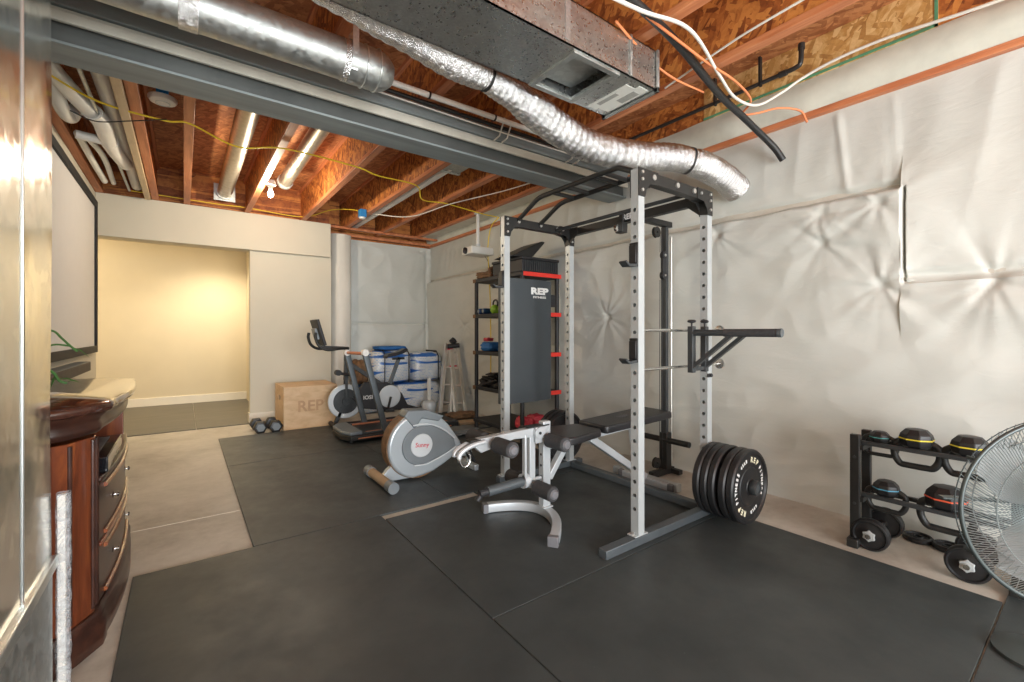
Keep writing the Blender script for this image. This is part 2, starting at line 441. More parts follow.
def grid(f, a0, a1, b0, b1, da, db):
    na, nb = int(round((a1-a0)/da)), int(round((b1-b0)/db)); mb = MB(); vs = []; fs = []
    for i in range(na+1):
        for j in range(nb+1):
            vs.append(f(a0+(a1-a0)*i/na, b0+(b1-b0)*j/nb))
    for i in range(na):
        for j in range(nb):
            k = i*(nb+1)+j; fs.append((k, k+1, k+nb+2, k+nb+1))
    return mb.add(vs, fs)
YL = [-.3+.014*i for i in range(74)]; YL = [y for y in YL if y < .725]+[.725+.003*i for i in range(16)]+[.775+.015*i for i in range(429)]
struct(gridlist(lambda y, z: (rightX(y,z), y, z), YL, [2.69*i/192 for i in range(193)]), 'wall_right', 'blanket', smooth=60)
struct(MB().box(XR+.01, XR+.2, -3.6, 9.6, 0, ZS), 'wall_right_core', 'concrete')
struct(grid(lambda y, z: (XR-.03, y, z), -3.5, -.3, 0, 2.69, .5, .5), 'wall_right_near', 'blanket')
farstars = [(3.4,1.27,.8),(2.15,1.27,.5),(3.3,2.6,1.0),(2.2,2.62,.8)]
def farY(x, z):
    h = starfold(x, z, farstars, 40) + .018*noise.noise(Vector((x*1.2, z*.9, 30)))
    h += .012*(1-abs(noise.noise(Vector((x*2+z*1.5, z*2-x*2, 31))))*3)
    h -= .02*math.exp(-((z-1.34+.02*noise.noise(Vector((x*3,0,8))))/.012)**2)
    h -= .03*math.exp(-((x-3.42)/.03)**2)
    return YF-.04-h*smooth((2.66-z)/.1)
struct(grid(lambda x, z: (x, farY(x,z), z), 2.0, 3.5, 0, 2.66, .02, .02), 'wall_far', 'blanket', smooth=60)
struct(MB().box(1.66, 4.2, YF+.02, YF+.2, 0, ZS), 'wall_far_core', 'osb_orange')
# wrapped corner chase
mb = MB(); P = []
def chase(a, z):
    t = a; w = .31; x = 1.76+w*t
    return (x, 6.98-.10*math.sin(PI*min(1,max(0,t)))**.5-.012*noise.noise(Vector((t*3, z*1.5, 4)))-.006*math.sin(z*2.2+t*4), z)
struct(grid(chase, 0, 1, 0, 2.67, .05, .03), 'wall_chase_wrap', 'blanketcloth', smooth=70)
struct(MB().box(1.76,2.07,6.99,7.19,0,2.66), 'wall_chase_core', 'blanketcloth')
# beige wall with opening, bulkhead
struct(MB().box(.70,1.72,6.76,6.90,0,2.30), 'wall_back', 'paint')
struct(MB().box(-.79,1.70,6.70,6.92,2.275,2.752), 'wall_bulkhead', 'paint', bevel=.004)
# hall
struct(MB().box(-2.4,1.0,9.22,9.35,0,2.72), 'wall_hall', 'hallpaint')
struct(MB().box(.90,1.0,6.90,9.22,0,2.72), 'wall_hall_right', 'hallpaint')
struct(MB().box(-2.5,-2.4,6.75,9.35,0,2.72), 'wall_hall_left', 'hallpaint')
struct(MB().box(-2.4,1.0,6.92,9.22,2.62,2.67), 'ceiling_hall', 'hallpaint')
struct(MB().box(-2.4,.9,9.20,9.22,0,.14), 'baseboard_hall', 'base', bevel=.004)
struct(MB().box(.69,.705,6.745,6.9,0,.13).box(.70,1.72,6.745,6.76,0,.13), 'baseboard_back', 'base', bevel=.003)
struct(MB().box(-2.4,-.93,6.6,6.75,0,2.72), 'wall_hall_front', 'hallpaint')
# left wall
struct(MB().box(-.93,-.79,1.2,6.75,0,2.75), 'wall_left', 'paint')
struct(MB().box(-3.3,-.93,1.2,1.34,0,ZS), 'wall_added_room', 'paint')  # unseen walls added to widen the room behind the camera for the lighting
struct(MB().box(-3.44,-3.3,-3.5,1.34,0,ZS), 'wall_added_side', 'paint')
# rear wall (behind the viewer) with patio door opening and a window
mb = MB(); y0, y1 = -3.5, -3.35
for a in ((-3.3,-1.6,0,ZS),(-1.6,1.6,2.15,ZS),(1.6,2.1,0,ZS),(2.1,3.2,0,.9),(2.1,3.2,2.15,ZS),(3.2,3.7,0,ZS)): mb.box(a[0],a[1],y0,y1,a[2],a[3])
struct(mb, 'wall_rear', 'paint')
def frame(x0,x1,z0,z1,mull,name):
    mb = MB()
    for x in [x0,x1]+mull: mb.box(x-.03,x+.03,-3.46,-3.39,z0,z1)
    mb.box(x0,x1,-3.46,-3.39,z0,z0+.06); mb.box(x0,x1,-3.46,-3.39,z1-.06,z1)
    f = struct(mb, name, 'white'); return f
frame(-1.6,1.6,0,2.15,[0], 'door_1'); frame(2.1,3.2,.9,2.15,[2.65], 'window_1')
# top of right wall: sill, white band, rim boards
struct(MB().box(XR-.055,XR+.03,-3.4,7.2,2.675,2.715), 'trim_2', 'sill', bevel=.003)
def band(y, z):
    t = (z-2.71)/.235
    return (XR-.045-.035*math.sin(PI*min(1,max(0,t)))+.008*noise.noise(Vector((y*2.5,z*6,2))), y, z)
struct(grid(band, -3.4, 7.2, 2.71, 2.945, .04, .03), 'trim_3', 'insul_white', smooth=70)
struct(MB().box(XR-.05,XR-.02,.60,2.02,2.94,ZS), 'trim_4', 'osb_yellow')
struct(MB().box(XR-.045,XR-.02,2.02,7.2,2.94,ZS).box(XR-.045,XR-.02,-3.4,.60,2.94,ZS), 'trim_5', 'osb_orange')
struct(MB().box(XR-.056,XR-.05,.60,2.02,2.945,2.962).box(XR-.056,XR-.05,.60,.615,2.945,ZS), 'trim_6', 'greenpaint')
# rim board over beige wall and far sill
struct(MB().box(-.93,1.72,6.86,6.90,2.75,ZS), 'trim_7', 'osb_orange')
struct(MB().box(1.66,3.5,7.1,7.2,2.69,2.73), 'trim_8', 'flange')
struct(MB().box(-.79,3.45,6.80,6.86,2.735,2.765), 'trim_9', 'flange')
# ------------------------------------------------------------------ joists
def joist(x, ya, yb, label, name='ceiling_joist'):
    t = thing(name, label, 'joist', (x, ya, ZJ), 'I-shaped floor joists of the open ceiling')
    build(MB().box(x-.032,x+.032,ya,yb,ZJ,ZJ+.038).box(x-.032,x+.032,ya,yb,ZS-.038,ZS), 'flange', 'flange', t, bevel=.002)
    build(MB().box(x-.008,x+.008,ya,yb,ZJ+.038,ZS-.038), 'web', 'osb_orange', t)
JX = [(-.755,'over the black-framed screen, first from the left wall'),(-.27,'just left of the round white alarm'),(.03,'right of the round white alarm'),(.665,'beside the lit bulb'),
      (1.34,'right of the lit bulb, ending over the beige wall corner'),(1.96,'that carries the small blue box'),(2.52,'second nearest the blanket-covered wall'),(3.12,'nearest the blanket-covered wall')]
for x, l in JX: joist(x, -3.3 if x < 3 else 3.05, 6.86 if x < 1.7 else 7.15, 'orange wood and strand-board joist '+l)
# far bay blocking
for i in range(len(JX)-1):
    a, b = JX[i][0], JX[i+1][0]
    if b > 1.7: struct(MB().box(a+.033,b-.033,7.10,7.13,2.765,ZS), 'trim_%d' % (20+i), 'osb_orange')
struct(MB().box(3.155,3.45,3.3,7.1,2.80,2.81).box(3.155,3.45,3.3,7.1,3.0,3.01), 'trim_30', 'insul_white')
# ------------------------------------------------------------------ steel beam
bm_ = thing('steel_beam', 'long grey steel I-beam crossing the open ceiling', 'beam', (-.79,2.93,2.50))
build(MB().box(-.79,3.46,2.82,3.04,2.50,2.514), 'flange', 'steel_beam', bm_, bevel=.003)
build(MB().box(-.79,3.46,2.86,2.937,2.514,2.650), 'web', 'beam_web_shade', bm_)
build(MB().box(-.79,3.46,2.82,3.04,2.650,2.663), 'flange', 'steel_cream', bm_, bevel=.003, label='cream upper flange')
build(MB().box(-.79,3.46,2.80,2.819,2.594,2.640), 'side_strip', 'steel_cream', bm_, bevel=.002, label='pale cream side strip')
tag(build(MB().box(-.79,3.46,2.80,3.04,2.664,2.752), 'nailer_plank', 'steel_beam', base=(-.79,2.93,2.664), bevel=.004), 'grey timber plate lying on top of the steel beam', 'plank')
# ------------------------------------------------------------------ round duct
def ring(mb, a, b, r, w=.012, n=28):
    a, b = Vector(a), Vector(b); mb.cyl(a, b, r, n)
rd = thing('round_duct', 'shiny galvanised round duct running beside the steel beam', 'duct', (-.7,2.38,2.615))
y, z, r = 2.38, 2.615, .098
build(MB().cyl((-.7,y,z),(.71,y,z),r,40), 'pipe', 'galv', rd)
build(MB().lathe([(.104,0),(.104,.10),(.104,.16),(.09,.20),(.06,.235),(0,.235)], T(.685,y,z)@R(PI/2,'Y'), 32), 'end_cap', 'galv', rd)
mb = MB()
for xx in (.765,.835): mb.tube([(xx, y+.106*math.cos(t), z+.106*math.sin(t)) for t in [2*PI*i/28 for i in range(28)]], .004, 6, closed=True)
build(mb, 'seam_ring', 'galv_edge', rd)
mb = MB().sweep([(xx+.0, y, z) for xx in (.655,.685,.715)], circ(.102,36), radfn=lambda i,j: 1+.03*noise.noise(Vector((i*2.2,j*1.3,0))))
mb.sweep([(xx, y, z) for xx in (-.02,.01,.05)], circ(.102,36), radfn=lambda i,j: 1+.03*noise.noise(Vector((i*2.2,j*1.3,5))))
build(mb, 'foil_tape', 'foil', rd)
build(MB().sweep([(.70,y-.105,ZJ),(.70,y-.105,z),(.70,y-.074,z-.074),(.70,y,z-.106),(.70,y+.074,z-.074),(.70,y+.105,z),(.70,y+.105,ZJ)], rect(.003,.03), up=(1,0,0)), 'hanger_strap', 'silvertape', rd)
# flex duct
fl = thing('flexible_duct', 'crinkled silver foil flexible duct sagging across the ceiling to the blanket wall', 'duct', (.4,1.95,2.6))
path = bez([(-.2,1.90,2.70),(.35,1.93,2.66),(.75,1.965,2.62),(1.15,1.99,2.57),(1.32,2.0,2.56),(1.55,2.02,2.53),(1.85,2.06,2.47),(2.2,2.08,2.44),(2.6,2.03,2.455),(2.86,1.93,2.475),(3.05,1.85,2.455),(3.2,1.795,2.41),(3.35,1.76,2.355),(3.46,1.74,2.30)], 30)
def frad(i, j):
    s = i*.0105; a = j/34*2*PI
    w = .030*math.sin(i*1.35+1.8*noise.noise(Vector((s*2,math.cos(a),math.sin(a)))))
    return 1+w+.07*noise.noise(Vector((s*9, math.cos(a)*1.6, math.sin(a)*1.6)))
sc = []
for i, p in enumerate(path):
    k = .090-.016*smooth((p.x-1.05)/.25) if p.x < 1.31 else .074+.024*smooth((p.x-1.34)/.4)
    if abs(p.x-1.31) < .04: k *= .90+.10*abs(p.x-1.31)/.04
    if abs(p.x-3.0) < .03: k *= .93
    sc.append(k)
build(MB().sweep(path, circ(1,34), scale=sc, radfn=frad), 'sleeve', 'foil', fl, smooth=80)
def clampring(px, r):
    i = min(range(1,len(path)-1), key=lambda k: abs(path[k].x-px)); t = (path[i+1]-path[i-1]).normalized()
    q = t.to_track_quat('Z','Y').to_matrix().to_4x4()
    return MB().lathe([(r,-.008),(r+.004,-.008),(r+.004,.008),(r,.008)], T(*path[i])@q, 32)
build(clampring(1.31,.067), 'clamp', 'blackmetal', fl)
build(clampring(3.0,.093), 'strap', 'black_cable', fl)
# rectangular trunk
tr = thing('trunk_duct', 'large rectangular galvanised trunk duct with open register hole below', 'duct', (-.31,1.67,2.52))
X1 = 2.07; ya, yb, za, zb = 1.49, 1.86, 2.522, 2.735
mb = MB(); hx0, hx1, hy0, hy1 = 1.50, 1.76, 1.53, 1.82
mb.box(-.31,X1,ya,ya+.006,za,zb).box(-.31,X1,yb-.006,yb,za,zb).box(-.31,X1,ya,yb,zb-.006,zb).box(X1-.006,X1,ya,yb,za,zb)
mb.box(-.31,hx0,ya,yb,za,za+.006).box(hx1,X1,ya,yb,za,za+.006).box(hx0,hx1,ya,hy0,za,za+.006).box(hx0,hx1,hy1,yb,za,za+.006)
build(mb, 'duct_body', 'galv_dark', tr, smooth=0)
mb = MB()
for e in ((hx0-.03,hx0,hy0-.03,hy1+.03),(hx1,hx1+.03,hy0-.03,hy1+.03),(hx0,hx1,hy0-.03,hy0),(hx0,hx1,hy1,hy1+.03)): mb.box(e[0],e[1],e[2],e[3],za-.014,za)
build(mb, 'register_flange', 'galv', tr, bevel=.002)
build(MB().box(hx0+.002,hx1-.002,hy0+.002,hy1-.002,za+.05,za+.055), 'damper', 'galv', tr)
build(MB().box(X1-.10,X1-.02,ya+.03,yb-.05,za-.002,za-.0005).box(X1-.17,X1-.10,ya+.06,yb-.03,za-.002,za-.0005), 'paper_label', 'dustlabel', tr)
build(MB().box(X1-.085,X1-.035,ya+.08,ya+.20,za-.003,za-.0021).box(X1-.15,X1-.12,ya+.15,yb-.08,za-.003,za-.0021), 'label_print', 'labelgrey', tr)
build(MB().box(X1,X1+.016,ya-.016,ya+.01,za-.016,zb).box(X1,X1+.016,ya-.016,yb+.016,za-.016,za+.01).box(X1,X1+.016,yb-.01,yb+.016,za-.016,zb).box(X1-.22,X1-.205,ya-.012,ya,za,zb), 'end_flange', 'galv', tr, bevel=.002)
build(MB().box(1.40,1.43,ya-.004,ya-.001,za+.02,ZJ).box(.3,.33,ya-.004,ya-.001,za+.02,ZJ), 'hanger_strap', 'silvertape', tr)
# ------------------------------------------------------------------ pipes and cables under ceiling
def cable(name, pts, r, m, label, cat='cable', n=10, sm=True, group=None):
    P_ = bez(pts, 10) if sm else [Vector(p) for p in pts]
    return tag(build(MB().tube(P_, r, n), name, m, base=pts[0], smooth=60), label, cat, group)
cable('vent_pipe', [(-.7,2.58,2.70),(2.9,2.58,2.70)], .018, 'pvc', 'long thin pale pipe hung on clips parallel to the steel beam', 'pipe', 12, False)
cable('gas_pipe', [(-.7,2.74,2.735),(3.3,2.74,2.735)], .014, 'blackmetal', 'thin dark pipe running tight along the steel beam', 'pipe', 12, False)
cable('white_cable', [(-.7,2.70,2.70),(1,2.71,2.69),(2.2,2.70,2.68),(3.2,2.72,2.70)], .005, 'white_cable', 'thin white cable strung along the steel beam')
cable('yellow_cable', [(-.66,3.60,2.68),(-.654,3.714,2.72),(-.448,4.0,2.725),(-.11,4.083,2.73),(.036,4.05,2.735),(.35,4.22,2.70),(.679,4.13,2.735),(1.269,4.158,2.725),(1.5,4.2,2.70),(1.96,4.35,2.735),(2.15,4.6,2.68),(2.52,4.75,2.735),(3.05,4.80,2.71),(3.36,4.85,2.72)], .0065, 'yellow', 'bright yellow cable looped across the joists from left to right')
cable('yellow_cable', [(3.36,4.85,2.72),(3.30,4.95,2.6),(3.27,4.98,2.3),(3.29,4.97,1.9),(3.31,4.97,1.2),(3.31,4.97,.4)], .0065, 'yellow', 'yellow cable hanging down behind the projector')
cable('yellow_cable', [(-.5,6.62,2.80),(.3,6.66,2.80),(.66,6.6,2.79),(1.3,6.62,2.78),(1.6,6.3,2.85),(1.80,6.0,2.82),(1.87,5.85,2.76)], .005, 'yellow', 'yellow cable along the joist ends to the blue box')
cable('black_cable', [(-.62,4.2,2.70),(-.5,4.25,2.68),(-.3,4.15,2.70),(-.1,4.05,2.73)], .004, 'black_cable', 'thin black cable sagging across the white drain pipes')
cable('white_cable', [(2.0,5.9,2.78),(2.3,5.3,2.66),(2.52,4.6,2.70),(2.75,3.8,2.70),(2.9,3.1,2.72)], .006, 'white_cable', 'white cable sagging under the joists near the projector')
cable('white_cable', [(3.36,-.4,2.87),(3.36,.351,2.898),(3.36,.79,2.945),(3.36,1.06,2.945),(3.35,1.245,2.91),(3.28,1.36,2.83),(3.048,1.41,2.70),(2.807,1.43,2.685),(2.494,1.363,2.69),(2.023,1.254,2.70),(1.71,1.315,2.70),(1.3,1.38,2.71)], .009, 'white_cable', 'white cable drooping from the wires to the strand-board panel')
cable('white_cable', [(2.30,.6,2.745),(2.33,1.058,2.745),(2.364,1.286,2.745),(2.452,1.693,2.745)], .006, 'white_cable', 'straight white cable stapled across the joists beside the trunk duct')
cable('orange_cable', [(1.3,1.34,2.73),(1.8,1.34,2.72),(2.3,1.34,2.69),(2.65,1.35,2.70),(2.95,1.40,2.70),(3.05,1.50,2.68),(3.12,1.44,2.68),(3.25,1.36,2.72),(3.36,1.27,2.70),(3.40,1.24,2.62)], .007, 'orange_cable', 'orange cable curling beside the black hose bundle')
cable('orange_cable', [(1.7,1.45,2.72),(2.05,1.52,2.70),(2.3,1.53,2.68),(2.6,1.52,2.69)], .006, 'orange_cable', 'thin orange cable left of the black hose bundle')
cable('black_hose', [(1.3,1.30,2.74),(1.8,1.34,2.735),(2.15,1.38,2.72),(2.5,1.44,2.70),(2.8,1.49,2.69),(3.05,1.50,2.66),(3.25,1.47,2.58),(3.36,1.43,2.50),(3.42,1.40,2.42)], .022, 'black_cable', 'thick black insulated hose bundle running into the blanket wall', 'hose', 14)
cable('copper_pipe', [(2.6,1.47,2.73),(2.85,1.52,2.71),(3.1,1.53,2.68),(3.28,1.50,2.60),(3.38,1.45,2.50)], .009, 'copper', 'thin copper line beside the black hose bundle', 'pipe')
# black waste pipe under OSB with two stubs
bp = thing('black_pipe', 'black iron pipe with elbow fixed before the strand-board panel', 'pipe', (3.4,2.4,2.93))
build(MB().tube([(3.36,2.7,3.0),(3.36,1.35,3.0)], .014, 12).tube(bez([(3.36,1.36,3.0),(3.36,1.29,3.005),(3.36,1.265,3.03),(3.36,1.26,3.14)],6), .016, 12), 'pipe', 'abs', bp)
build(MB().cyl((3.36,1.40,3.0),(3.36,1.35,3.0),.021).cyl((3.36,1.26,3.11),(3.36,1.26,3.15),.021), 'elbow', 'abs', bp)
build(MB().box(3.345,3.375,1.52,1.535,2.98,3.19).box(3.345,3.375,1.86,1.875,2.98,3.19), 'bracket', 'blackmetal', bp)
# ducts in the far joist bays
for k, (x, y0_, y1_, r_, lab) in enumerate(((.40,3.1,6.45,.078,'tan round duct between joists ending above the beige bulkhead'),(.92,3.1,5.6,.070,'pale round duct between joists beside the lit bulb'))):
    t = thing('round_duct', lab, 'duct', (x,y0_,2.90))
    build(MB().cyl((x,y0_,2.90),(x,y1_,2.90),r_,28), 'pipe', 'tan_duct', t)
    build(MB().cyl((x,y1_-.05,2.90),(x,y1_,2.90),r_+.012,28), 'collar', 'galv', t)
    if k == 0: build(MB().box(x-.11,x+.11,y1_,y1_+.01,2.80,3.0), 'wall_plate', 'galv', t)
t = thing('flat_duct', 'pale flat metal duct in the joist bay near the beam', 'duct', (2.25,3.1,2.80))
build(MB().box(2.02,2.24,3.1,3.95,2.80,2.96), 'duct_body', 'galv', t, bevel=.003)
build(MB().box(2.01,2.25,3.93,3.97,2.79,2.97), 'end_flange', 'galv_dark', t)
tag(build(MB().cyl((2.12,3.9,2.83),(2.13,7.0,2.83),.038,24), 'drain_pipe', 'pvc', base=(2.12,3.9,2.83)), 'long white drain pipe lying in the joist bay toward the wrapped chase', 'pipe')
tag(build(MB().cyl((-.43,3.1,2.86),(-.43,6.6,2.86),.05,24), 'white_duct', 'pvc', base=(-.43,3.1,2.86)), 'straight white pipe running back between the leftmost joists', 'pipe')
tag(build(MB().box(-.36,-.31,3.1,6.6,2.72,2.76), 'furring_strip', 'pine', base=(-.33,3.1,2.72), bevel=.002), 'pale pine strip fixed under the joist left of the white alarm', 'board')
tag(build(MB().tube([(-.50,3.1,2.75),(-.48,6.4,2.75)], .012), 'conduit', 'galv', base=(-.50,3.1,2.75)), 'thin metal conduit beside the pale pine strip', 'conduit')
# PVC drain cluster
pv = thing('drain_pipes', 'cluster of white plastic drain pipes and elbows above the screen', 'pipe', (-.65,4.2,2.72))
def pvc(pts, r, nm='pipe'): return build(MB().tube(bez(pts,6), r, 16), nm, 'pvc', pv, smooth=60)
pvc([(-.68,3.35,2.80),(-.66,3.65,2.78),(-.60,4.0,2.77),(-.52,4.35,2.76)], .053)
pvc([(-.52,4.3,2.76),(-.49,4.45,2.75),(-.49,4.65,2.75),(-.49,5.0,2.76),(-.45,5.6,2.80)], .057, 'elbow')
pvc([(-.60,3.5,2.86),(-.50,3.65,2.85),(-.40,3.72,2.86),(-.37,3.75,2.90)], .042, 'elbow')
pvc([(-.68,3.9,2.80),(-.67,4.15,2.74),(-.67,4.35,2.73),(-.66,4.5,2.76),(-.62,4.42,2.80)], .042, 'trap')
pvc([(-.68,4.8,2.74),(-.60,4.82,2.74),(-.49,4.84,2.74)], .034)
pvc([(-.68,4.9,2.78),(-.67,5.5,2.76),(-.66,6.2,2.76)], .026)
pvc([(-.62,4.9,2.76),(-.58,5.4,2.77),(-.60,6.3,2.78)], .022)
build(MB().lathe([(.052,-.03),(.056,-.03),(.056,.03),(.052,.03)], T(-.53,4.28,2.76)@R(-1.2,'X'), 20).lathe([(.054,-.03),(.058,-.03),(.058,.03),(.054,.03)], T(-.49,4.9,2.755)@R(PI/2,'X'), 20), 'coupling', 'pvc', pv)
# smoke alarm with blue box
t = thing('smoke_alarm', 'round white alarm disc under a blue junction box between joists', 'alarm', (-.12,3.98,2.80))
build(MB().lathe([(0,-.028),(.045,-.03),(.075,-.022),(.085,-.006),(.085,.008),(0,.008)], T(-.12,3.98,2.84), 32), 'cover', 'white', t)
build(MB().lathe([(.040,-.035),(.043,-.035),(.043,-.028),(.040,-.028)], T(-.12,3.98,2.84), 24), 'vent_ring', 'mesh_white', t)
build(MB().box(-.155,-.085,3.90,3.98,2.85,2.95), 'junction_box', 'blue', t, bevel=.004)
# bulb
bl = thing('ceiling_bulb', 'bare lit bulb in a white socket under the ceiling joists', 'lamp', (.74,5.35,2.76))
build(MB().lathe([(.045,.06),(.05,.04),(.055,.015),(.03,0),(.02,-.02),(.017,-.03),(0,-.03)], T(.745,5.35,2.755), 24), 'socket', 'white', bl)
build(MB().lathe([(.013,-.03),(.02,-.05),(.030,-.075),(.029,-.098),(.016,-.115),(0,-.118)], T(.745,5.35,2.755), 20), 'bulb', 'bulb', bl)
t = thing('junction_box', 'small blue junction box with white cover above the beige wall end', 'box', (1.75,5.82,2.75))
build(MB().box(1.84,1.92,5.80,5.90,2.70,2.80), 'box_body', 'blue', t, bevel=.004)
build(MB().lathe([(0,-.02),(.035,-.02),(.045,0),(0,0)], T(1.88,5.85,2.70), 20), 'cover', 'white', t)
t = thing('metal_bracket', 'dark black bracket fixed in the joist bay behind the beam', 'bracket', (1.98,3.3,2.8))
build(MB().box(1.86,1.90,3.3,3.36,2.72,2.90).box(1.80,1.86,3.3,3.42,2.75,2.82), 'bracket_body', 'blackmetal', t, bevel=.004)
# clips along pale pipe
for k, x in enumerate((1.25,1.75,2.2,2.55)):
    tag(build(MB().lathe([(.019,-.006),(.023,-.006),(.023,.006),(.019,.006)], T(x,2.58,2.70)@R(PI/2,'Y'), 16), 'pipe_clip', 'blackmetal', base=(x,2.58,2.70)), 'small black clip around the thin pale pipe', 'clip', 'clips on the thin pale pipe')
for k, (x,) in enumerate(((1.88,),(1.95,),(2.62,),(2.70,))):
    tag(build(MB().tube([(x,2.64,2.76),(x+.01,2.72,2.66),(x+.015,2.80,2.655)], .006, 8), 'cable_drop', 'white_cable', base=(x,2.7,2.7)), 'short white cable loop hanging at the beam edge', 'cable', 'short white cable loops at the beam edge')
# ------------------------------------------------------------------ left: plenum, cabinet, screen
pl = thing('sheet_metal_plenum', 'tall shiny sheet metal furnace plenum at the left picture edge', 'duct', (-.56,1.5,0))
build(MB().box(-.785,-.335,1.38,1.66,.50,2.74), 'front_panel', 'galv_mirror', pl, bevel=.004)
build(grid(lambda y,z: (-.333+.006*noise.noise(Vector((y*4,z*1.6,3))),y,z),1.675,1.97,.50,2.74,.02,.04).box(-.785,-.345,1.665,1.968,.50,2.74), 'side_panel', 'galv_mirror', pl, smooth=60)
build(MB().box(-.34,-.331,1.666,1.671,.49,2.74), 'corner_seam', 'galv_edge', pl, bevel=.003)
build(MB().box(-.785,-.33,1.38,1.972,.01,.47), 'lower_casing', 'galv', pl, bevel=.004)
build(MB().box(-.785,-.318,1.37,1.982,.465,.50), 'joint_flange', 'galv_edge', pl, bevel=.004)
t = thing('plastic_wrapped_strip', 'narrow white strip in crinkled clear plastic leaning beside the wooden cabinet', 'packet', (-.31,2.0,0))
build(MB().box(-.325,-.305,1.995,2.02,.01,.68), 'strip', 'white', t, bevel=.003)
build(MB().sweep([(-.312,2.01,.004+.02*k) for k in range(35)], rrect(.034,.034,.010), up=(0,1,0), caps=False, radfn=lambda i,j: 1+.22*noise.noise(Vector((i*.5,j*1.1,0)))), 'wrapper', 'film', t, smooth=80)
# cabinet
cb = thing('wooden_cabinet', 'dark cherry bow-front media cabinet with two drawers against the left wall', 'cabinet', (-.5,2.85,0))
def plan(off=0, bow=.03, n=14):
    P_ = [(-.775,2.17-off),(-.38-off*.3,2.17-off),(-.335+off*.2,2.205-off),(-.272+off,2.315-off*.2),(-.267+off,2.37)]
    for i in range(n+1):
        t = i/n; P_.append((-.270+off+bow*math.sin(PI*t)**.8, 2.40+.90*t))
    P_ += [(-.267+off,3.33),(-.270+off,3.36+off*.3),(-.32+off*.3,3.44+off),(-.775,3.44+off)]
    return P_
def mould(levels, m, name, bow=.03):
    mb = MB(); L = [plan(o, bow) for o, z in levels]; n = len(L[0]); vs = []
    for (o, z), p in zip(levels, L): vs += [(x,y,z) for x,y in p]
    fs = []
    for k in range(len(levels)-1):
        for i in range(n): fs.append((k*n+i, k*n+(i+1)%n, (k+1)*n+(i+1)%n, (k+1)*n+i))
    fs.append(tuple(range(n-1,-1,-1))); fs.append(tuple((len(levels)-1)*n+i for i in range(n)))
    return build(mb.add(vs, fs), name, m, cb, smooth=50)
mould([(.022,0),(.022,.085),(.014,.10),(.016,.115),(.004,.13)], 'cherry_dark', 'plinth')
mould([(.002,.815),(.010,.825),(.012,.84),(.004,.857),(.012,.875),(.026,.888),(.028,.895)], 'cherry_dark', 'cornice')
mould([(.030,.896),(.042,.900),(.046,.912),(.044,.925),(.034,.935)], 'cherry_top', 'tabletop')
build(MB().box(-.775,-.37,2.18,2.20,.13,.795).box(-.775,-.30,3.41,3.43,.13,.795).box(-.775,-.76,2.20,3.41,.13,.795), 'carcass', 'cherry', cb)
def pil(y0_, y1_, nm='pilaster', canted=None):
    mb = MB()
    for a in (0,):
        mb.prism([(-.395,2.175),(-.335,2.21),(-.277,2.318),(-.277,2.365),(-.40,2.365)] if y0_ < 2.5 else [(-.277,3.335),(-.277,3.375),(-.325,3.435),(-.40,3.43),(-.40,3.335)], .13, .80)
    return build(mb, nm, 'cherry', cb, bevel=.003)
pl1 = pil(2.2,2.37); pil(3.3,3.44)
mb = MB()
a = Vector((-.335,2.21,0)); b = Vector((-.277,2.318,0)); d = (b-a).normalized(); nrm = Vector((d.y,-d.x,0))
for s_ in (.07,.93):
    q = a+(b-a)*s_+nrm*.003; mb.cyl(q+Vector((0,0,.15)), q+Vector((0,0,.79)), .007, 10)
for yy in (2.335,2.36): mb.cyl((-.273,yy,.15),(-.273,yy,.79),.006,10)
build(mb, 'beading', 'cherry_dark', cb)
def bowbox(z0, z1, off, name, m, bow=.03, th=.02, bev=.004):
    n = 14; P_ = []
    for i in range(n+1):
        t = i/n; P_.append((-.270+off+bow*math.sin(PI*(.03+.94*t))**.8, 2.375+.955*t))
    Q = [(x-th, y) for x, y in reversed(P_)]
    return build(MB().prism(P_+Q, z0, z1), name, m, cb, bevel=bev, smooth=50)
for z0_, z1_ in ((.37,.60),(.135,.355)):
    dr = bowbox(z0_, z1_, -.004, 'drawer', 'cherry_dark')
    n = 14; F = []
    for zz in (z0_+.02, z1_-.02):
        build(MB().tube([(-.270+.0+.03*math.sin(PI*(.03+.94*i/n))**.8, 2.375+.955*i/n, zz) for i in range(1,n)], .009, 8), 'drawer_moulding', 'cherry', dr if False else cb)
    for yy in (2.62, 3.08):
        tt = (yy-2.375)/.955; xx = -.274+.03*math.sin(PI*(.03+.94*tt))**.8
        k = MB().lathe([(.012,0),(.015,.002),(.005,.004),(.004,.010),(.010,.014),(.011,.019),(0,.022)], T(xx,yy,(z0_+z1_)/2)@R(PI/2,'Y'), 16)
        o = build(k, 'knob', 'chrome', cb); o.parent = dr; 
bowbox(.61,.625,.004,'shelf','cherry_dark',th=.42)
bowbox(.355,.37,.004,'rail','cherry')
t = thing('media_player', 'black media box sitting in the cabinet niche', 'electronics', (-.4,2.8,.626))
build(MB().box(-.52,-.25,2.45,2.95,.627,.69), 'case', 'glass_dark', t, bevel=.004)
build(MB().box(-.48,-.29,2.50,2.90,.691,.693), 'lid', 'foamcap', t)
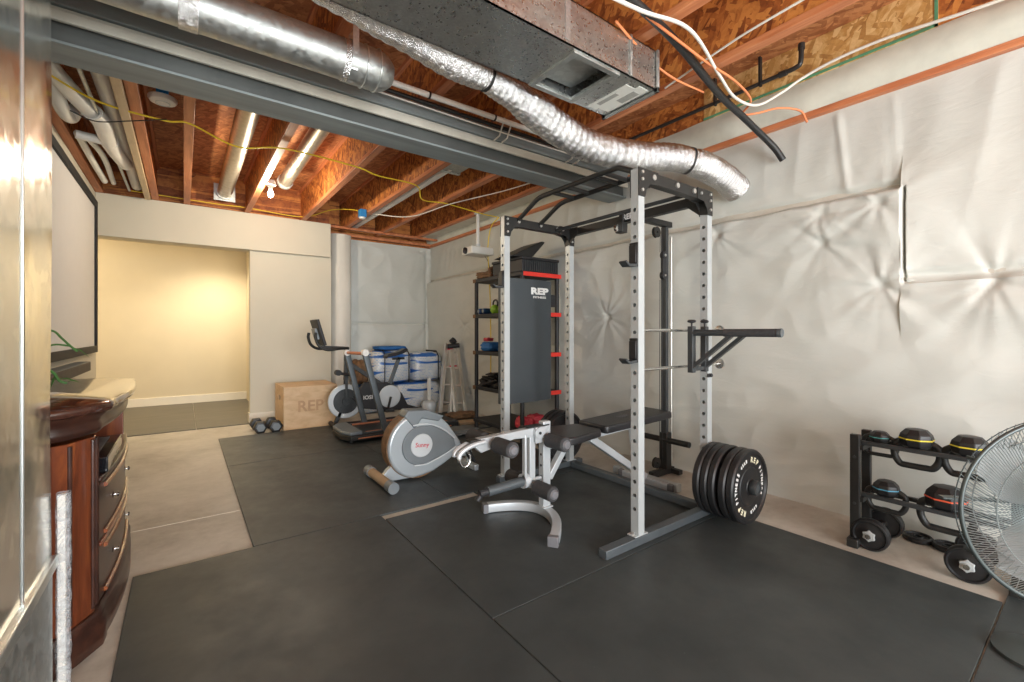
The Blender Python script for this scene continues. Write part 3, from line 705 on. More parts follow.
# plant twigs in vase
t = thing('bamboo_stems', 'green lucky bamboo stems in a small glass vase on the cabinet', 'plant', (-.46,2.36,.937))
build(MB().lathe([(0,.0),(.03,0),(.034,.03),(.028,.10),(.032,.12),(.028,.12),(.024,.10),(.0,.02)], T(-.47,2.34,.937), 24), 'vase', glass('vase_glass',(.85,.95,.9)), t)
def stemp(pts, r=.004): return MB().tube(bez(pts,6), r, 8)
mb = MB().tube(bez([(-.47,2.34,.95),(-.475,2.38,1.10),(-.45,2.42,1.20),(-.41,2.45,1.204),(-.385,2.45,1.175),(-.362,2.45,1.146),(-.34,2.45,1.122)],5),.004,8)
mb.tube(bez([(-.47,2.35,.95),(-.468,2.38,1.05),(-.45,2.42,1.12),(-.41,2.45,1.150),(-.362,2.45,1.145)],5),.0035,8)
mb.tube(bez([(-.465,2.33,.95),(-.46,2.38,1.03),(-.44,2.42,1.06),(-.41,2.45,1.044),(-.392,2.45,1.01),(-.37,2.45,.998)],5),.005,8)
build(mb, 'stem', 'leaf', t)
def leaf(mb, a, b, w):
    a, b = Vector(a), Vector(b); d = b-a; s_ = d.cross(Vector((.3,-.2,1))).normalized()*w
    mid = a+d*.45+Vector((0,0,.006)); mb.add([a, mid+s_, b, mid-s_, mid+Vector((0,0,.004))], [(0,1,4),(1,2,4),(2,3,4),(3,0,4),(0,4,3)][:4])
mb = MB()
for a, b, w in (((-.355,2.45,1.14),(-.305,2.46,1.095),.006),((-.40,2.45,1.02),(-.33,2.45,.997),.007),((-.375,2.45,1.0),(-.335,2.44,1.005),.005),((-.40,2.45,1.035),(-.42,2.46,.975),.006)): leaf(mb, a, b, w)
build(mb, 'leaf', 'leaf', t)
tag(build(MB().box(-.70,-.60,3.05,3.25,.937,.99), 'white_box', 'white', base=(-.65,3.15,.937), bevel=.004), 'small white box on the cabinet top beneath the soundbar', 'box')
t = thing('soundbar', 'dark soundbar mounted on the wall under the projection screen', 'speaker', (-.73,4.7,.90))
build(MB().box(-.79,-.69,3.8,5.6,.845,.925), 'bar_body', 'soundbar', t, bevel=.006)
build(MB().box(-.79,-.692,3.8,5.6,.926,.930), 'top_plate', 'greyplastic', t)
sc_ = thing('projection_screen', 'large pale projection screen in a black frame on the left wall', 'screen', (-.76,4.5,1.78))
build(MB().box(-.785,-.765,2.6,6.44,1.05,2.54), 'screen_cloth', 'screen', sc_)
mb = MB().box(-.79,-.745,2.55,6.50,2.53,2.60).box(-.79,-.745,2.55,6.50,.985,1.055).box(-.79,-.745,6.43,6.50,1.055,2.53).box(-.79,-.745,2.55,2.62,1.055,2.53)
build(mb, 'frame', 'frameblack', sc_, bevel=.003)
# ------------------------------------------------------------------ rubber mats
mats = [([(-.20,1.005),(1.027,1.005),(1.027,2.83),(-.20,2.83)],'rubber mat in the left foreground'),
 ([(1.033,1.535),(2.90,1.535),(2.90,2.755),(1.033,2.755)],'rubber mat under the weight bench and rack'),
 ([(1.033,.295),(2.90,.295),(2.90,1.529),(1.033,1.529)],'rubber mat in the centre foreground ending at the dumbbell rack'),
 ([(-.20,-.82),(1.027,-.82),(1.027,.999),(-.20,.999)],'rubber mat nearest the viewer on the left'),
 ([(1.033,-.94),(3.2,-.94),(3.2,.289),(1.033,.289)],'rubber mat in the lower right corner under the fan'),
 ([(.31,2.836),(1.53,2.836),(1.53,4.66),(.31,4.66)],'rubber mat left of the silver exercise wheel'),
 ([(1.536,2.84),(1.74,2.84),(1.74,2.762),(2.90,2.762),(2.90,4.66),(1.536,4.66)],'rubber mat behind the weight bench'),
 ([(.31,4.666),(2.14,4.666),(2.14,5.93),(.31,5.93)],'rubber mat in front of the plywood box'),
 ([(2.146,4.666),(3.35,4.666),(3.35,5.93),(2.146,5.93)],'rubber mat under the ladder and treadmill end')]
for p, l in mats:
    tag(build(MB().prism(p, 0.0005, .012), 'rubber_mat', 'mat', base=(p[0][0],p[0][1],0), bevel=.002), 'black speckled '+l, 'mat', 'black rubber floor mats')
for p, l in (([(-1.6,6.70),(.12,6.70),(.12,9.2),(-1.6,9.2)],'left grey-brown mat on the hallway floor'),([(.125,6.70),(.895,6.70),(.895,9.2),(.125,9.2)],'right grey-brown mat on the hallway floor beside the wall edge')):
    tag(build(MB().prism(p, 0.0005, .01), 'hall_mat', 'hallmat', base=(p[0][0],p[0][1],0), bevel=.002), l, 'mat', 'grey-brown hallway floor mats')
MZ = .012
# ------------------------------------------------------------------ power rack
rk = thing('power_rack', 'tall silver-grey power rack with black top frame and pull-up bars', 'rack', (2.42,2.24,MZ))
S = .052
def post(cx, cy, z0, z1, name='upright'):
    h = S/2; mb = MB(); step = .0762; zs = z0+.14; n = int((z1-.10-zs)/step); r = .0115
    def face(sx):
        x = cx+sx*h
        z = z0; cells = []
        mb.add([(x,cy-h,z0),(x,cy+h,z0),(x,cy+h,zs-.02),(x,cy-h,zs-.02)], [(0,1,2,3)])
        for k in range(n):
            zc = zs+k*step; lo, hi = zc-.02, zc+.02
            sq = [(-h,-.02),(0,-.02),(h,-.02),(h,0),(h,.02),(0,.02),(-h,.02),(-h,0)]
            oc = [(r*math.cos(math.radians(225+45*i)), r*math.sin(math.radians(225+45*i))) for i in range(8)]
            mb.add([(x,cy+a,zc+b) for a,b in sq]+[(x,cy+a,zc+b) for a,b in oc], [(i,(i+1)%8,8+(i+1)%8,8+i) for i in range(8)])
            nx = zs+(k+1)*step-.02 if k < n-1 else z1
            mb.add([(x,cy-h,hi),(x,cy+h,hi),(x,cy+h,nx),(x,cy-h,nx)], [(0,1,2,3)])
    face(-1); face(1)
    for sy in (-1,1):
        y = cy+sy*h; mb.add([(cx-h,y,z0),(cx+h,y,z0),(cx+h,y,z1),(cx-h,y,z1)], [(0,1,2,3)])
    mb.add([(cx-h,cy-h,z1),(cx+h,cy-h,z1),(cx+h,cy+h,z1),(cx-h,cy+h,z1)], [(0,1,2,3)])
    me = build(mb, name, 'post', rk, smooth=0); return me
AX, BX, AY, CY = 2.06, 2.765, 1.60, 2.885
PZ0 = .068
for (x, y) in ((AX,AY),(BX,AY),(AX,CY),(BX,CY)): post(x, y, PZ0, 2.115)
# base rails
def rail(x0,x1,y,name='base_rail'):
    build(MB().box(x0,x1,y-.028,y+.028,MZ+.001,MZ+.048), name, 'foot_grey', rk, bevel=.004)
rail(1.765,2.88,AY-.005); rail(1.99,2.90,CY)
build(MB().box(BX-.03,BX+.03,AY+.045,CY-.045,MZ+.001,MZ+.05), 'base_rail', 'foot_grey', rk, bevel=.004)
for (x, y) in ((AX,AY),(BX,AY),(AX,CY),(BX,CY)):
    p_ = build(MB().box(x-.055,x+.055,y-.030,y+.030,MZ+.049,MZ+.056), 'foot_plate', 'post', rk, bevel=.002)
    b_ = MB()
    for sx in (-.045,.045): b_.cyl((x+sx*.9,y,MZ+.056),(x+sx*.9,y,MZ+.068),.009,6)
    build(b_, 'bolt', 'bolt', rk).parent = rk
build(MB().cyl((2.84,AY-.005,MZ+.05),(2.84,AY-.005,MZ+.068),.02,6), 'bolt', 'bolt', rk)
# top cross members with gussets
def crossX(y, sgn):
    z1 = 2.115
    build(MB().box(AX+S/2,BX-S/2,y-.026,y+.026,z1-.066,z1), 'cross_member', 'blackmetal', rk, bevel=.003)
    for yy in (y-.031, y+.026):
        for (x, s_) in ((AX,1),(BX,-1)):
            P_ = [(-.028,.008),(.15,.008),(.15,-.062),(.075,-.07),(.04,-.11),(.028,-.15),(-.028,-.15)]
            mb = MB().prism([(a*s_, b) for a,b in P_], 0, .005, T(x,yy+.005,z1-.005)@R(PI/2,'X'))
            build(mb, 'gusset', 'blackmetal', rk)
    mb = MB(); 
    for yy, e in ((y-.031,-1),(y+.031,1)):
        for (x, s_) in ((AX,1),(BX,-1)):
            for a, b in ((0,-.02),(0,-.06),(0,-.12),(.11,-.03)): mb.cyl((x+a*s_,yy,z1+b),(x+a*s_,yy+e*.008,z1+b),.0095,8)
    build(mb, 'bolt', 'bolt', rk)
crossX(AY,-1); crossX(CY,1)
build(MB().box(BX-.026,BX+.026,AY+.03,CY-.03,2.045,2.105), 'side_member', 'blackmetal', rk, bevel=.003)
mb = MB()
for (y, s_) in ((AY,1),(CY,-1)):
    mb.prism([(-.028*s_,0),(.13*s_,0),(.13*s_,-.06),(.03*s_,-.14),(-.028*s_,-.15)], 0, .005, T(BX-.033,y,2.11)@Matrix(((0,0,1,0),(1,0,0,0),(0,1,0,0),(0,0,0,1))))
build(mb, 'gusset', 'blackmetal', rk)
# logo plate on side member
sg = build(MB().box(BX-.040,BX-.034,2.13,2.29,2.055,2.105), 'sign_plate', 'blackmetal', rk, bevel=.003)
XM = Matrix(((0,0,-1,0),(-1,0,0,0),(0,1,0,0),(0,0,0,1)))   # text facing -x, reading toward -y
o = build(MB().text('REP', .058, T(BX-.041,2.21,2.08)@XM, .0008, .002), 'logo', 'white_text', rk, smooth=0); o.parent = sg
# pull-up bars
def pb(x, name='pull_up_bar'):
    pts = [(x,CY-.02,2.10),(x,CY-.09,2.13),(x,CY-.25,2.205),(x,CY-.33,2.222),(x,2.2,2.222),(x,AY+.28,2.222),(x,AY+.20,2.205),(x,AY+.06,2.13),(x,AY+.02,2.105)]
    build(MB().tube([pts[0]]+bez(pts[1:4],4)+bez(pts[4:8],4)[0:]+[pts[8]], .0175, 12), name, 'blackmetal', rk, smooth=60)
pb(2.17); pb(2.40)
mb = MB()
for y in (2.45,2.30,2.03,1.95): mb.cyl((2.17,y,2.222),(2.40,y,2.222),.015,12)
build(mb, 'grip_rung', 'blackmetal', rk)
build(MB().cyl((2.58,AY+.03,2.075),(2.58,CY-.03,2.075),.014,14), 'pull_up_bar', 'darkgrey', rk)
mb = MB()
for x in (2.17,2.40,2.58):
    mb.cyl((x,AY-.036,2.085),(x,AY-.026,2.085),.016,12)
    mb.cyl((x,CY-.036,2.085),(x,CY-.044,2.085),.012,12)
build(mb, 'bolt', 'bolt', rk)
# J cups
def jcup(x, y, z, sx, label):
    t = thing('j_cup', label, 'bar holder', (x+sx*S/2, y, z))
    X0 = x+sx*(S/2+.0015)
    b_ = MB().box(min(X0,X0+sx*.012),max(X0,X0+sx*.012),y-.028,y+.028,z,z+.135)
    build(b_, 'back_plate', 'blackmetal', t, bevel=.004)
    P_ = [(0,0),(.075,-.006),(.105,.018),(.097,.026),(.072,.010),(0,.016)]
    build(MB().prism([(a*sx,b) for a,b in P_], -.026, .026, T(X0,y,z)@R(PI/2,'X')), 'hook', 'darkgrey', t, bevel=.002)
    build(MB().box(min(X0+sx*.013,X0+sx*.02),max(X0+sx*.013,X0+sx*.02),y-.024,y+.024,z+.018,z+.12), 'pad', 'rubber', t, bevel=.003)
jcup(AX,AY,1.565,-1,'black bar holder high on the nearest rack post')
jcup(AX,AY,1.03,-1,'black bar holder at mid height on the nearest rack post')
jcup(AX,CY,1.55,-1,'black bar holder high on the rack post before the hanging mat')
# safety rods
sr = []
for z, l in ((1.21,'upper of the two chrome rods spanning the near rack posts'),(.985,'lower of the two chrome rods spanning the near rack posts')):
    t = thing('safety_rod', l, 'rod', (2.4,AY,z)); 
    build(MB().cyl((AX-.02,AY,z),(2.93,AY,z),.0095,14), 'rod', 'silver_rod', t)
    build(MB().lathe([(0,-.004),(.018,-.004),(.034,0),(.034,.012),(.018,.020),(0,.020)], T(2.93,AY,z)@R(PI/2,'Y'), 24), 'end_knob', 'chrome', t)
db = thing('dip_bars', 'dark grey dip bar attachment jutting out from the rack', 'dip bar', (2.6,AY,1.2))
for k, (x, xe) in enumerate(((2.515,2.53),(2.66,2.68))):
    yy = AY-.034
    build(MB().box(x-.018,x+.018,yy-.036,yy,.95,1.235), 'mount_plate', 'darkgrey', db, bevel=.003)
    a = Vector((x,yy-.034,1.195)); e = Vector((xe,1.045 if k == 0 else 1.145,1.195))
    build(MB().cyl(a, e, .019, 18), 'arm', 'darkgrey', db)
    g = a+(e-a)*.38
    build(MB().cyl(g, e+(a-e)*.04, .0225, 20), 'grip', 'foam', db)
    build(MB().cyl(e+(a-e)*.03, e+(e-a)*.012, .0235, 20), 'end_cap', 'foot_grey', db)
    build(MB().bar((x,yy-.03,.985), (x+(xe-x)*.45,AY-.034-.26,1.18), .022, .03, up=(1,0,0)), 'brace', 'darkgrey', db)
    build(MB().lathe([(.004,-.03),(.006,0),(.022,.004),(.026,.012),(.02,.020),(0,.022)], T(x,yy-.018,1.255), 14), 'star_knob', 'rubber_cap', db)
build(MB().box(2.53,2.65,AY-.062,AY-.038,1.19,1.215).box(2.53,2.65,AY-.062,AY-.038,.96,.985), 'cross_bar', 'darkgrey', db, bevel=.002)
# lever pin on post B
tag(build(MB().box(BX-.033,BX+.015,AY-.036,AY-.0275,.905,.93).cyl((BX-.01,AY-.05,.918),(BX-.01,AY-.036,.918),.011,10), 'lock_pin', 'rubber_cap', base=(BX,AY-.03,.918), bevel=.003), 'small black pin block on the right rack post below the dip bars', 'pin')
# storage pegs
def peg(x, y, z, d):
    build(MB().cyl((x,y+d*.026,z),(x,y+d*.33,z),.025,24), 'storage_peg', 'foot_grey', rk)
    build(MB().box(x-.03,x+.03,min(y+d*.0265,y+d*.034),max(y+d*.0265,y+d*.034),z-.04,z+.04), 'peg_plate', 'blackmetal', rk, bevel=.003)
PEZ = .262
peg(BX, AY, PEZ, -1); peg(BX, CY, PEZ, 1)
# bumper plates
def plate(th, label, letters=False):
    t = thing('bumper_plate', label, 'weight plate', (0,0,0))
    h = th/2; r = .225
    P_ = [(.0265,-h),(.05,-h),(.055,-h+.004),(.072,-h+.004),(.078,-h+.008),(.115,-h+.008),(.120,-h+.012),(.195,-h+.012),(.203,-h),(.218,-h+.001),(r,-h+.010),(r,h-.010),(.218,h-.001),(.203,h),(.195,h-.012),(.120,h-.012),(.115,h-.008),(.055,h-.004),(.05,h),(.0265,h)]
    build(MB().lathe(P_, R(PI/2,'X'), 48), 'disc', 'rubber', t, smooth=30)
    build(MB().lathe([(.0262,-h-.001),(.036,-h-.001),(.036,h+.001),(.0262,h+.001)], R(PI/2,'X'), 28), 'hub', 'darkgrey', t)
    if letters:
        def arc(body, a0, rr, size, mname, flip=False):
            mb = MB(); n = len(body); da = size*.82/rr
            for i, ch in enumerate(body):
                if ch == ' ': continue
                a = a0-(i-(n-1)/2)*da*(1 if not flip else -1)
                mb.text(ch, size, R(PI/2,'X')@R(a,'Z')@T(0,rr,0)@(R(PI,'Z') if flip else Matrix())@T(0,0,h-.0118), .0006, .0015)
            return mb
        for body, a_, sz, mt_ in (('REP',146,.045,'gold_text'),('FITNESS',85,.034,'white_text'),('45LB',25,.027,'white_text'),('REP',-24,.045,'gold_text'),('FITNESS',-85,.034,'white_text'),('45LB',-160,.027,'white_text')):
            build(arc(body, math.radians(a_), .160, sz, ''), 'lettering', mt_, t, smooth=0)
    return t
pA = plate(.047, 'outermost black bumper plate with white lettering on the near rack peg', True)
place(pA, (BX,1.332,PEZ-.0015))
p0 = plate(.047, 'second black bumper plate from the lettered face on the near peg')
spots = [(BX,1.381,0),(BX,1.446,0),(BX,1.495,0),(BX,1.544,0)]
labs = ['black bumper plate directly behind the lettered outermost plate','third black bumper plate back from the lettered face','fourth black bumper plate back, second from the near post','black bumper plate closest to the near rack post']
for k, (s_, l) in enumerate(zip(spots, labs)):
    o = p0 if k == 0 else dup(p0)
    place(o, (s_[0],s_[1],PEZ-.0015), 0, l); o['group'] = 'bumper plates on the near peg'
pA['group'] = 'bumper plates on the near peg'
for k, l in enumerate(('black bumper plate touching the far rack post','middle black bumper plate behind the far rack post','black bumper plate farthest behind the rack, nearest the shelf')):
    o = dup(p0); place(o, (BX,CY+.068+.056*k,PEZ-.0015), 0, l); o['group'] = 'bumper plates on the far peg'
tag(build(MB().lathe([(.0262,-.02),(.042,-.02),(.046,-.012),(.046,.012),(.042,.02),(.0262,.02)], T(BX,1.287,PEZ)@R(PI/2,'X'), 28), 'bar_collar', 'darkgrey', base=(BX,1.287,PEZ)), 'dark collar clamped on the near peg before the lettered plate', 'collar')
# ------------------------------------------------------------------ lat pulldown behind the rack
lt = thing('lat_pulldown', 'black lat pulldown tower with cable behind the rack', 'pulldown tower', (3.24,2.24,MZ))
lx, ly = 3.255, 2.24
build(MB().box(lx-.025,lx+.012,ly-.02,ly+.03,MZ+.06,2.08), 'upright', 'darkgrey', lt, bevel=.003)
build(MB().cyl((lx+.045,ly-.02,MZ+.10),(lx+.045,ly-.02,2.0),.011,12), 'guide_rod', 'aluminium', lt)
build(MB().box(2.79,lx+.06,ly-.024,ly+.024,2.08,2.125), 'top_arm', 'blackmetal', lt, bevel=.003)
build(MB().box(lx-.20,lx+.09,ly-.024,ly+.024,MZ+.001,MZ+.05).box(lx+.04,lx+.09,ly-.10,ly+.10,MZ+.001,MZ+.04), 'base_rail', 'blackmetal', lt, bevel=.003)
build(MB().box(lx-.04,lx+.03,ly-.035,ly+.035,.06,.36), 'carriage', 'blackmetal', lt, bevel=.003)
build(MB().cyl((lx-.02,ly+.23,.30),(lx-.02,ly-.23,.30),.024,16), 'weight_peg', 'blackmetal', lt)
for z in (.085,2.05):
    build(MB().lathe([(.008,-.012),(.045,-.012),(.040,0),(.045,.012),(.008,.012)], T(lx-.13,ly,z+.04 if z < 1 else z-.03)@R(PI/2,'X'), 24), 'pulley', 'blackmetal', lt)
build(MB().tube([(lx-.085,ly,.13),(lx-.085,ly,1.0),(lx-.08,ly,1.63)], .0025, 6).tube([(lx-.08,ly,1.86),(lx-.075,ly,2.02)], .0025, 6).tube([(lx-.06,ly-.01,.12),(lx-.07,ly-.01,2.05)], .0025, 6), 'cable', 'black_cable', lt)
build(MB().box(lx-.102,lx-.060,ly-.045,ly-.022,1.64,1.86).cyl((lx-.08,ly-.05,1.83),(lx-.08,ly-.018,1.83),.030).cyl((lx-.08,ly-.05,1.665),(lx-.08,ly-.018,1.665),.034), 'pulley_block', 'rubber_cap', lt, bevel=.002)
build(MB().cyl((lx-.08,ly-.056,1.83),(lx-.08,ly-.05,1.83),.011).cyl((lx-.08,ly-.056,1.665),(lx-.08,ly-.05,1.665),.008), 'bolt', 'bolt', lt)
# low pulley hardware near top beam inside rack
t = thing('trolley', 'small black and chrome pulley hanging below the rack top beam', 'pulley', (2.70,2.24,2.07))
build(MB().box(2.66,2.72,2.205,2.275,1.955,2.035), 'bracket', 'blackmetal', t, bevel=.004)
build(MB().lathe([(0,-.012),(.026,-.012),(.022,0),(.026,.012),(0,.012)], T(2.64,2.24,1.985)@R(PI/2,'X'), 20), 'wheel', 'chrome', t)
build(MB().bar((2.69,2.24,2.035),(2.69,2.24,2.125),.02,.03,up=(0,1,0)).box(2.69,2.79,2.23,2.25,2.107,2.125), 'hanger', 'blackmetal', t)
# light platform strip behind bench
tag(build(MB().box(2.93,2.98,1.93,2.53,MZ+.001,MZ+.055).box(2.925,2.985,1.92,1.95,MZ,MZ+.06), 'rail_bar', 'post', base=(2.95,2.2,MZ), bevel=.004), 'low pale metal bar on the mat behind the near rack post', 'bar')
# ------------------------------------------------------------------ bench
bn = thing('weight_bench', 'grey-framed weight bench with black pads and foam leg rollers', 'bench', (1.9,2.2,MZ))
ym = 2.2
# U-shaped front foot
ft = [(1.585,2.47),(1.70,2.43),(1.80,2.37),(1.865,2.29),(1.885,2.20),(1.865,2.10),(1.80,1.99),(1.70,1.89),(1.635,1.84)]
ft = bez([(x,y,MZ+.030) for x,y in ft],5)
build(MB().sweep(ft, rrect(.055,.055,.006)), 'front_foot', 'bench_metal', bn, smooth=30)
for a, b in ((ft[0],ft[1]),(ft[-1],ft[-2])):
    d = (a-b).normalized(); build(MB().sweep([a-d*.03, a+d*.004], rect(.061,.059)), 'end_cap', 'foamcap', bn, bevel=.004)
build(MB().box(1.855,1.915,ym-.025,ym+.025,MZ+.058,.625), 'front_post', 'bench_metal', bn, bevel=.004)
build(MB().box(1.845,1.925,ym-.04,ym+.04,MZ+.0575,MZ+.066), 'base_plate', 'bench_metal', bn, bevel=.002)
mb = MB()
for z in (.27,.34,.41): mb.cyl((1.853,ym,z),(1.8555,ym,z),.008,10)
build(mb, 'adjustment_hole', 'rubber_cap', bn)
# seat frame
build(MB().bar((1.915,ym,.25),(2.08,ym,.46),.045,.04), 'brace', 'bench_metal', bn, bevel=.003)
build(MB().bar((1.915,ym,.46),(2.36,ym,.465),.05,.04), 'seat_rail', 'bench_metal', bn, bevel=.003)
build(MB().bar((2.30,ym,.455),(2.92,ym,.065),.05,.05), 'main_beam', 'bench_metal', bn, bevel=.004)
build(MB().box(2.90,2.95,1.96,2.44,MZ+.001,MZ+.05), 'rear_foot', 'bench_metal', bn, bevel=.004)
for y in (1.955,2.42): build(MB().box(2.897,2.953,y-.012,y+.03,MZ+.0005,MZ+.054), 'end_cap', 'foamcap', bn, bevel=.003)
build(MB().bar((2.75,ym,.49),(2.84,ym,.12),.045,.03,up=(1,0,0)), 'back_strut', 'bench_metal', bn, bevel=.003)
build(MB().bar((2.30,ym-.03,.472),(3.0,ym-.03,.505),.03,.03), 'back_rail', 'bench_metal', bn, bevel=.003)
def pad(poly, z, th, name, tilt=0, px=0, bev=.012):
    Mx = T(px,ym,z)@R(-tilt,'Y')
    return build(MB().prism(poly, 0, th, Mx), name, 'vinyl', bn, bevel=bev, seg=3, smooth=50)
pad([(-.20,-.17),(-.15,-.19),(.15,-.13),(.17,-.10),(.17,.10),(.15,.13),(-.15,.19),(-.20,.17)], .487, .05, 'seat_pad', 0, 2.13)
bk = pad([(0,-.12),(.02,-.14),(.74,-.15),(.76,-.12),(.76,.12),(.74,.15),(.02,.14),(0,.12)], .50, .055, 'back_pad', .035, 2.32)
o = build(MB().text('REP', .075, T(2.66,ym,.569)@R(-.035,'Y')@R(0,'Z'), .0006, .001), 'logo', 'foamcap', bn, smooth=0); o.parent = bk
# leg developer
build(MB().box(1.775,1.86,ym-.045,ym-.030,.50,.60).box(1.775,1.86,ym+.030,ym+.045,.50,.60).cyl((1.80,ym-.055,.565),(1.80,ym+.055,.565),.035,18), 'pivot_bracket', 'bench_metal', bn, bevel=.002)
build(MB().cyl((1.80,ym-.062,.565),(1.80,ym-.055,.565),.009,8), 'bolt', 'blackmetal', bn)
lg = build(MB().box(1.745,1.790,ym-.022,ym+.022,.22,.56).box(1.70,1.716,ym-.03,ym+.0,.25,.56), 'leg_lever', 'bench_metal', bn, bevel=.003)
# raised arm reaching left
arm = [(1.80,ym,.57),(1.35,ym,.575),(1.29,ym,.565)]
build(MB().prism([(1.83,.598),(1.83,.535),(1.62,.545),(1.47,.515),(1.385,.50),(1.335,.545),(1.37,.582)], 0, .05, T(0,ym+.025,0)@R(PI/2,'X')), 'lever_arm', 'bench_metal', bn, bevel=.004)
build(MB().box(1.73,1.90,ym-.030,ym+.030,.598,.606), 'top_plate', 'blackmetal', bn)
for yy in (-.035,.02):
    build(MB().tube(bez([(1.40,ym+yy,.565),(1.32,ym+yy,.556),(1.265,ym+yy,.538),(1.235,ym+yy,.515),(1.23,ym+yy,.495)],5),.014,12), 'hook', 'bench_metal', bn, smooth=60)
build(MB().tube([(1.29+.035*math.cos(t),ym,.475+.045*math.sin(t)) for t in [2*PI*i/16 for i in range(16)]],.006,8,closed=True), 'cable_ring', 'chrome', bn, smooth=60)
build(MB().box(1.31,1.38,ym-.028,ym+.028,.568,.580), 'end_cap', 'blackmetal', bn)
def roller(x, z):
    build(MB().cyl((x,ym-.225,z),(x,ym+.225,z),.012,12), 'roller_axle', 'bench_metal', bn)
    for s_ in (-1,1):
        a, b = sorted((ym+s_*.06, ym+s_*.225))
        r_ = build(MB().lathe([(.014,0),(.040,0),(.046,.010),(.046,.21),(.040,.22),(.014,.22)], T(x,b,z)@R(PI/2,'X')@Matrix.Diagonal((1,1,.75,1)), 24), 'foam_roller', 'foam', bn)
        y2 = ym+s_*.226
        build(MB().lathe([(0,-.004),(.028,-.004),(.030,0),(.022,.012),(0,.014)], T(x,y2,z)@R(PI/2 if s_ < 0 else -PI/2,'X'), 20), 'roller_cap', 'foamcap', bn).parent = bn
roller(1.465,.545); roller(1.865,.515) ; roller(1.765,.235)
# weight peg pointing left
build(MB().cyl((1.74,ym,.268),(1.70,ym,.268),.045,20), 'peg_flange', 'bench_metal', bn)
build(MB().cyl((1.70,ym,.266),(1.44,ym,.258),.029,24), 'weight_peg', 'foot_grey', bn)
build(MB().cyl((1.445,ym,.258),(1.385,ym,.256),.022,16).cyl((1.40,ym,.25),(1.37,ym,.22),.016,12), 'peg_tip', 'rubber_cap', bn)
build(MB().cyl((1.70,ym-.012,.268),(1.84,ym-.012,.268),.012,12), 'lock_pin', 'bench_metal', bn)
# ------------------------------------------------------------------ silver rowing machine
rw = thing('exercise_flywheel_machine', 'silver and grey exercise machine with round flywheel housing and red logo', 'exercise machine', (1.53,3.4,MZ))
YH = 3.31
XZ = lambda x0,y0,z0: T(x0,y0,z0)@R(PI/2,'X')   # local (x,y)->world (x,z); +z local -> -y
cx, cz = 1.535, .285
hp = [(cx+.262*math.cos(a), cz+.262*math.sin(a)) for a in [math.radians(d) for d in range(75,262,7)]]
hp += [(1.56,.035),(1.66,.055),(1.76,.10),(1.84,.145),(1.95,.15),(1.97,.19),(1.90,.28),(1.80,.42),(1.70,.515),(1.62,.545)]
build(MB().prism(hp, 0, .13, XZ(0,YH+.155,0)), 'housing', 'silverplastic', rw, bevel=.022, seg=3, smooth=50)
build(MB().lathe([(.245,-.075),(.268,-.07),(.268,.045),(.245,.05)], XZ(cx,YH+.10,cz), 48), 'flywheel_rim', 'brown', rw)
gp = [(cx+.155*math.cos(math.radians(d)), cz+.155*math.sin(math.radians(d))) for d in range(80,292,8)]+[(1.66,.155),(1.78,.195),(1.86,.235),(1.84,.30),(1.74,.385),(1.64,.435)]
build(MB().prism(gp, 0, .012, XZ(0,YH+.024,0)), 'side_panel', 'greyplastic', rw, bevel=.006)
build(MB().tube(bez([(1.47,YH+.012,.452),(1.55,YH+.010,.456),(1.65,YH+.010,.436),(1.75,YH+.010,.383),(1.845,YH+.012,.305)],6),.006,8).tube(bez([(1.48,YH+.012,.132),(1.58,YH+.010,.128),(1.67,YH+.010,.152),(1.78,YH+.010,.192),(1.86,YH+.012,.230)],6),.006,8), 'trim_line', 'lightdisc', rw)
dsc = build(MB().lathe([(0,0),(.088,0),(.094,-.006),(.094,-.014)], XZ(cx+.01,YH+.004,cz), 40), 'logo_disc', 'lightdisc', rw)
o = build(MB().text('Sunny', .05, T(cx+.01,YH+.002,cz+.004)@R(PI/2,'X')@R(-.1,'Z'), .0006, .0005), 'logo', 'redtext', rw, smooth=0); o.parent = dsc
build(MB().prism([(1.40,.53),(1.43,.575),(1.60,.565),(1.75,.50),(1.70,.46),(1.55,.50),(1.49,.42)], 0, .145, XZ(0,YH+.16,0)), 'top_cover', 'greyplastic', rw, bevel=.01)
build(MB().cyl((1.235,3.16,MZ+.042),(1.235,3.66,MZ+.042),.036,20), 'stabiliser', 'cardboard', rw)
for y0_ in (3.13,3.60): build(MB().cyl((1.235,y0_,MZ+.042),(1.235,y0_+.09,MZ+.042),.042,20), 'stabiliser_cap', 'greyplastic', rw)
build(MB().prism([(1.22,.05),(1.28,.12),(1.34,.16),(1.60,.05),(1.56,.02),(1.25,.03)], 0, .05, XZ(0,YH+.115,0)), 'front_bracket', 'silverplastic', rw, bevel=.005)
build(MB().bar((1.78,YH+.09,.16),(2.05,YH+.09,.13),.05,.04), 'seat_rail', 'silverplastic', rw, bevel=.003)
for s_ in (-1,1):
    yy = YH+.09+s_*.13
    build(MB().bar((1.90,yy,.27),(1.99,yy,.10),.10,.02,up=(1,0,0)), 'foot_pedal', 'rubber_cap', rw, bevel=.005)
    build(MB().cyl((1.95,yy-s_*.06,.18),(1.95,YH+.09,.18),.012,12), 'pedal_axle', 'chrome', rw)
build(MB().box(2.0,2.04,YH-.06,YH+.24,MZ+.001,MZ+.05).bar((2.02,YH+.09,.13),(2.02,YH+.09,.05),.03,.03,up=(1,0,0)), 'rear_foot', 'silverplastic', rw, bevel=.004)
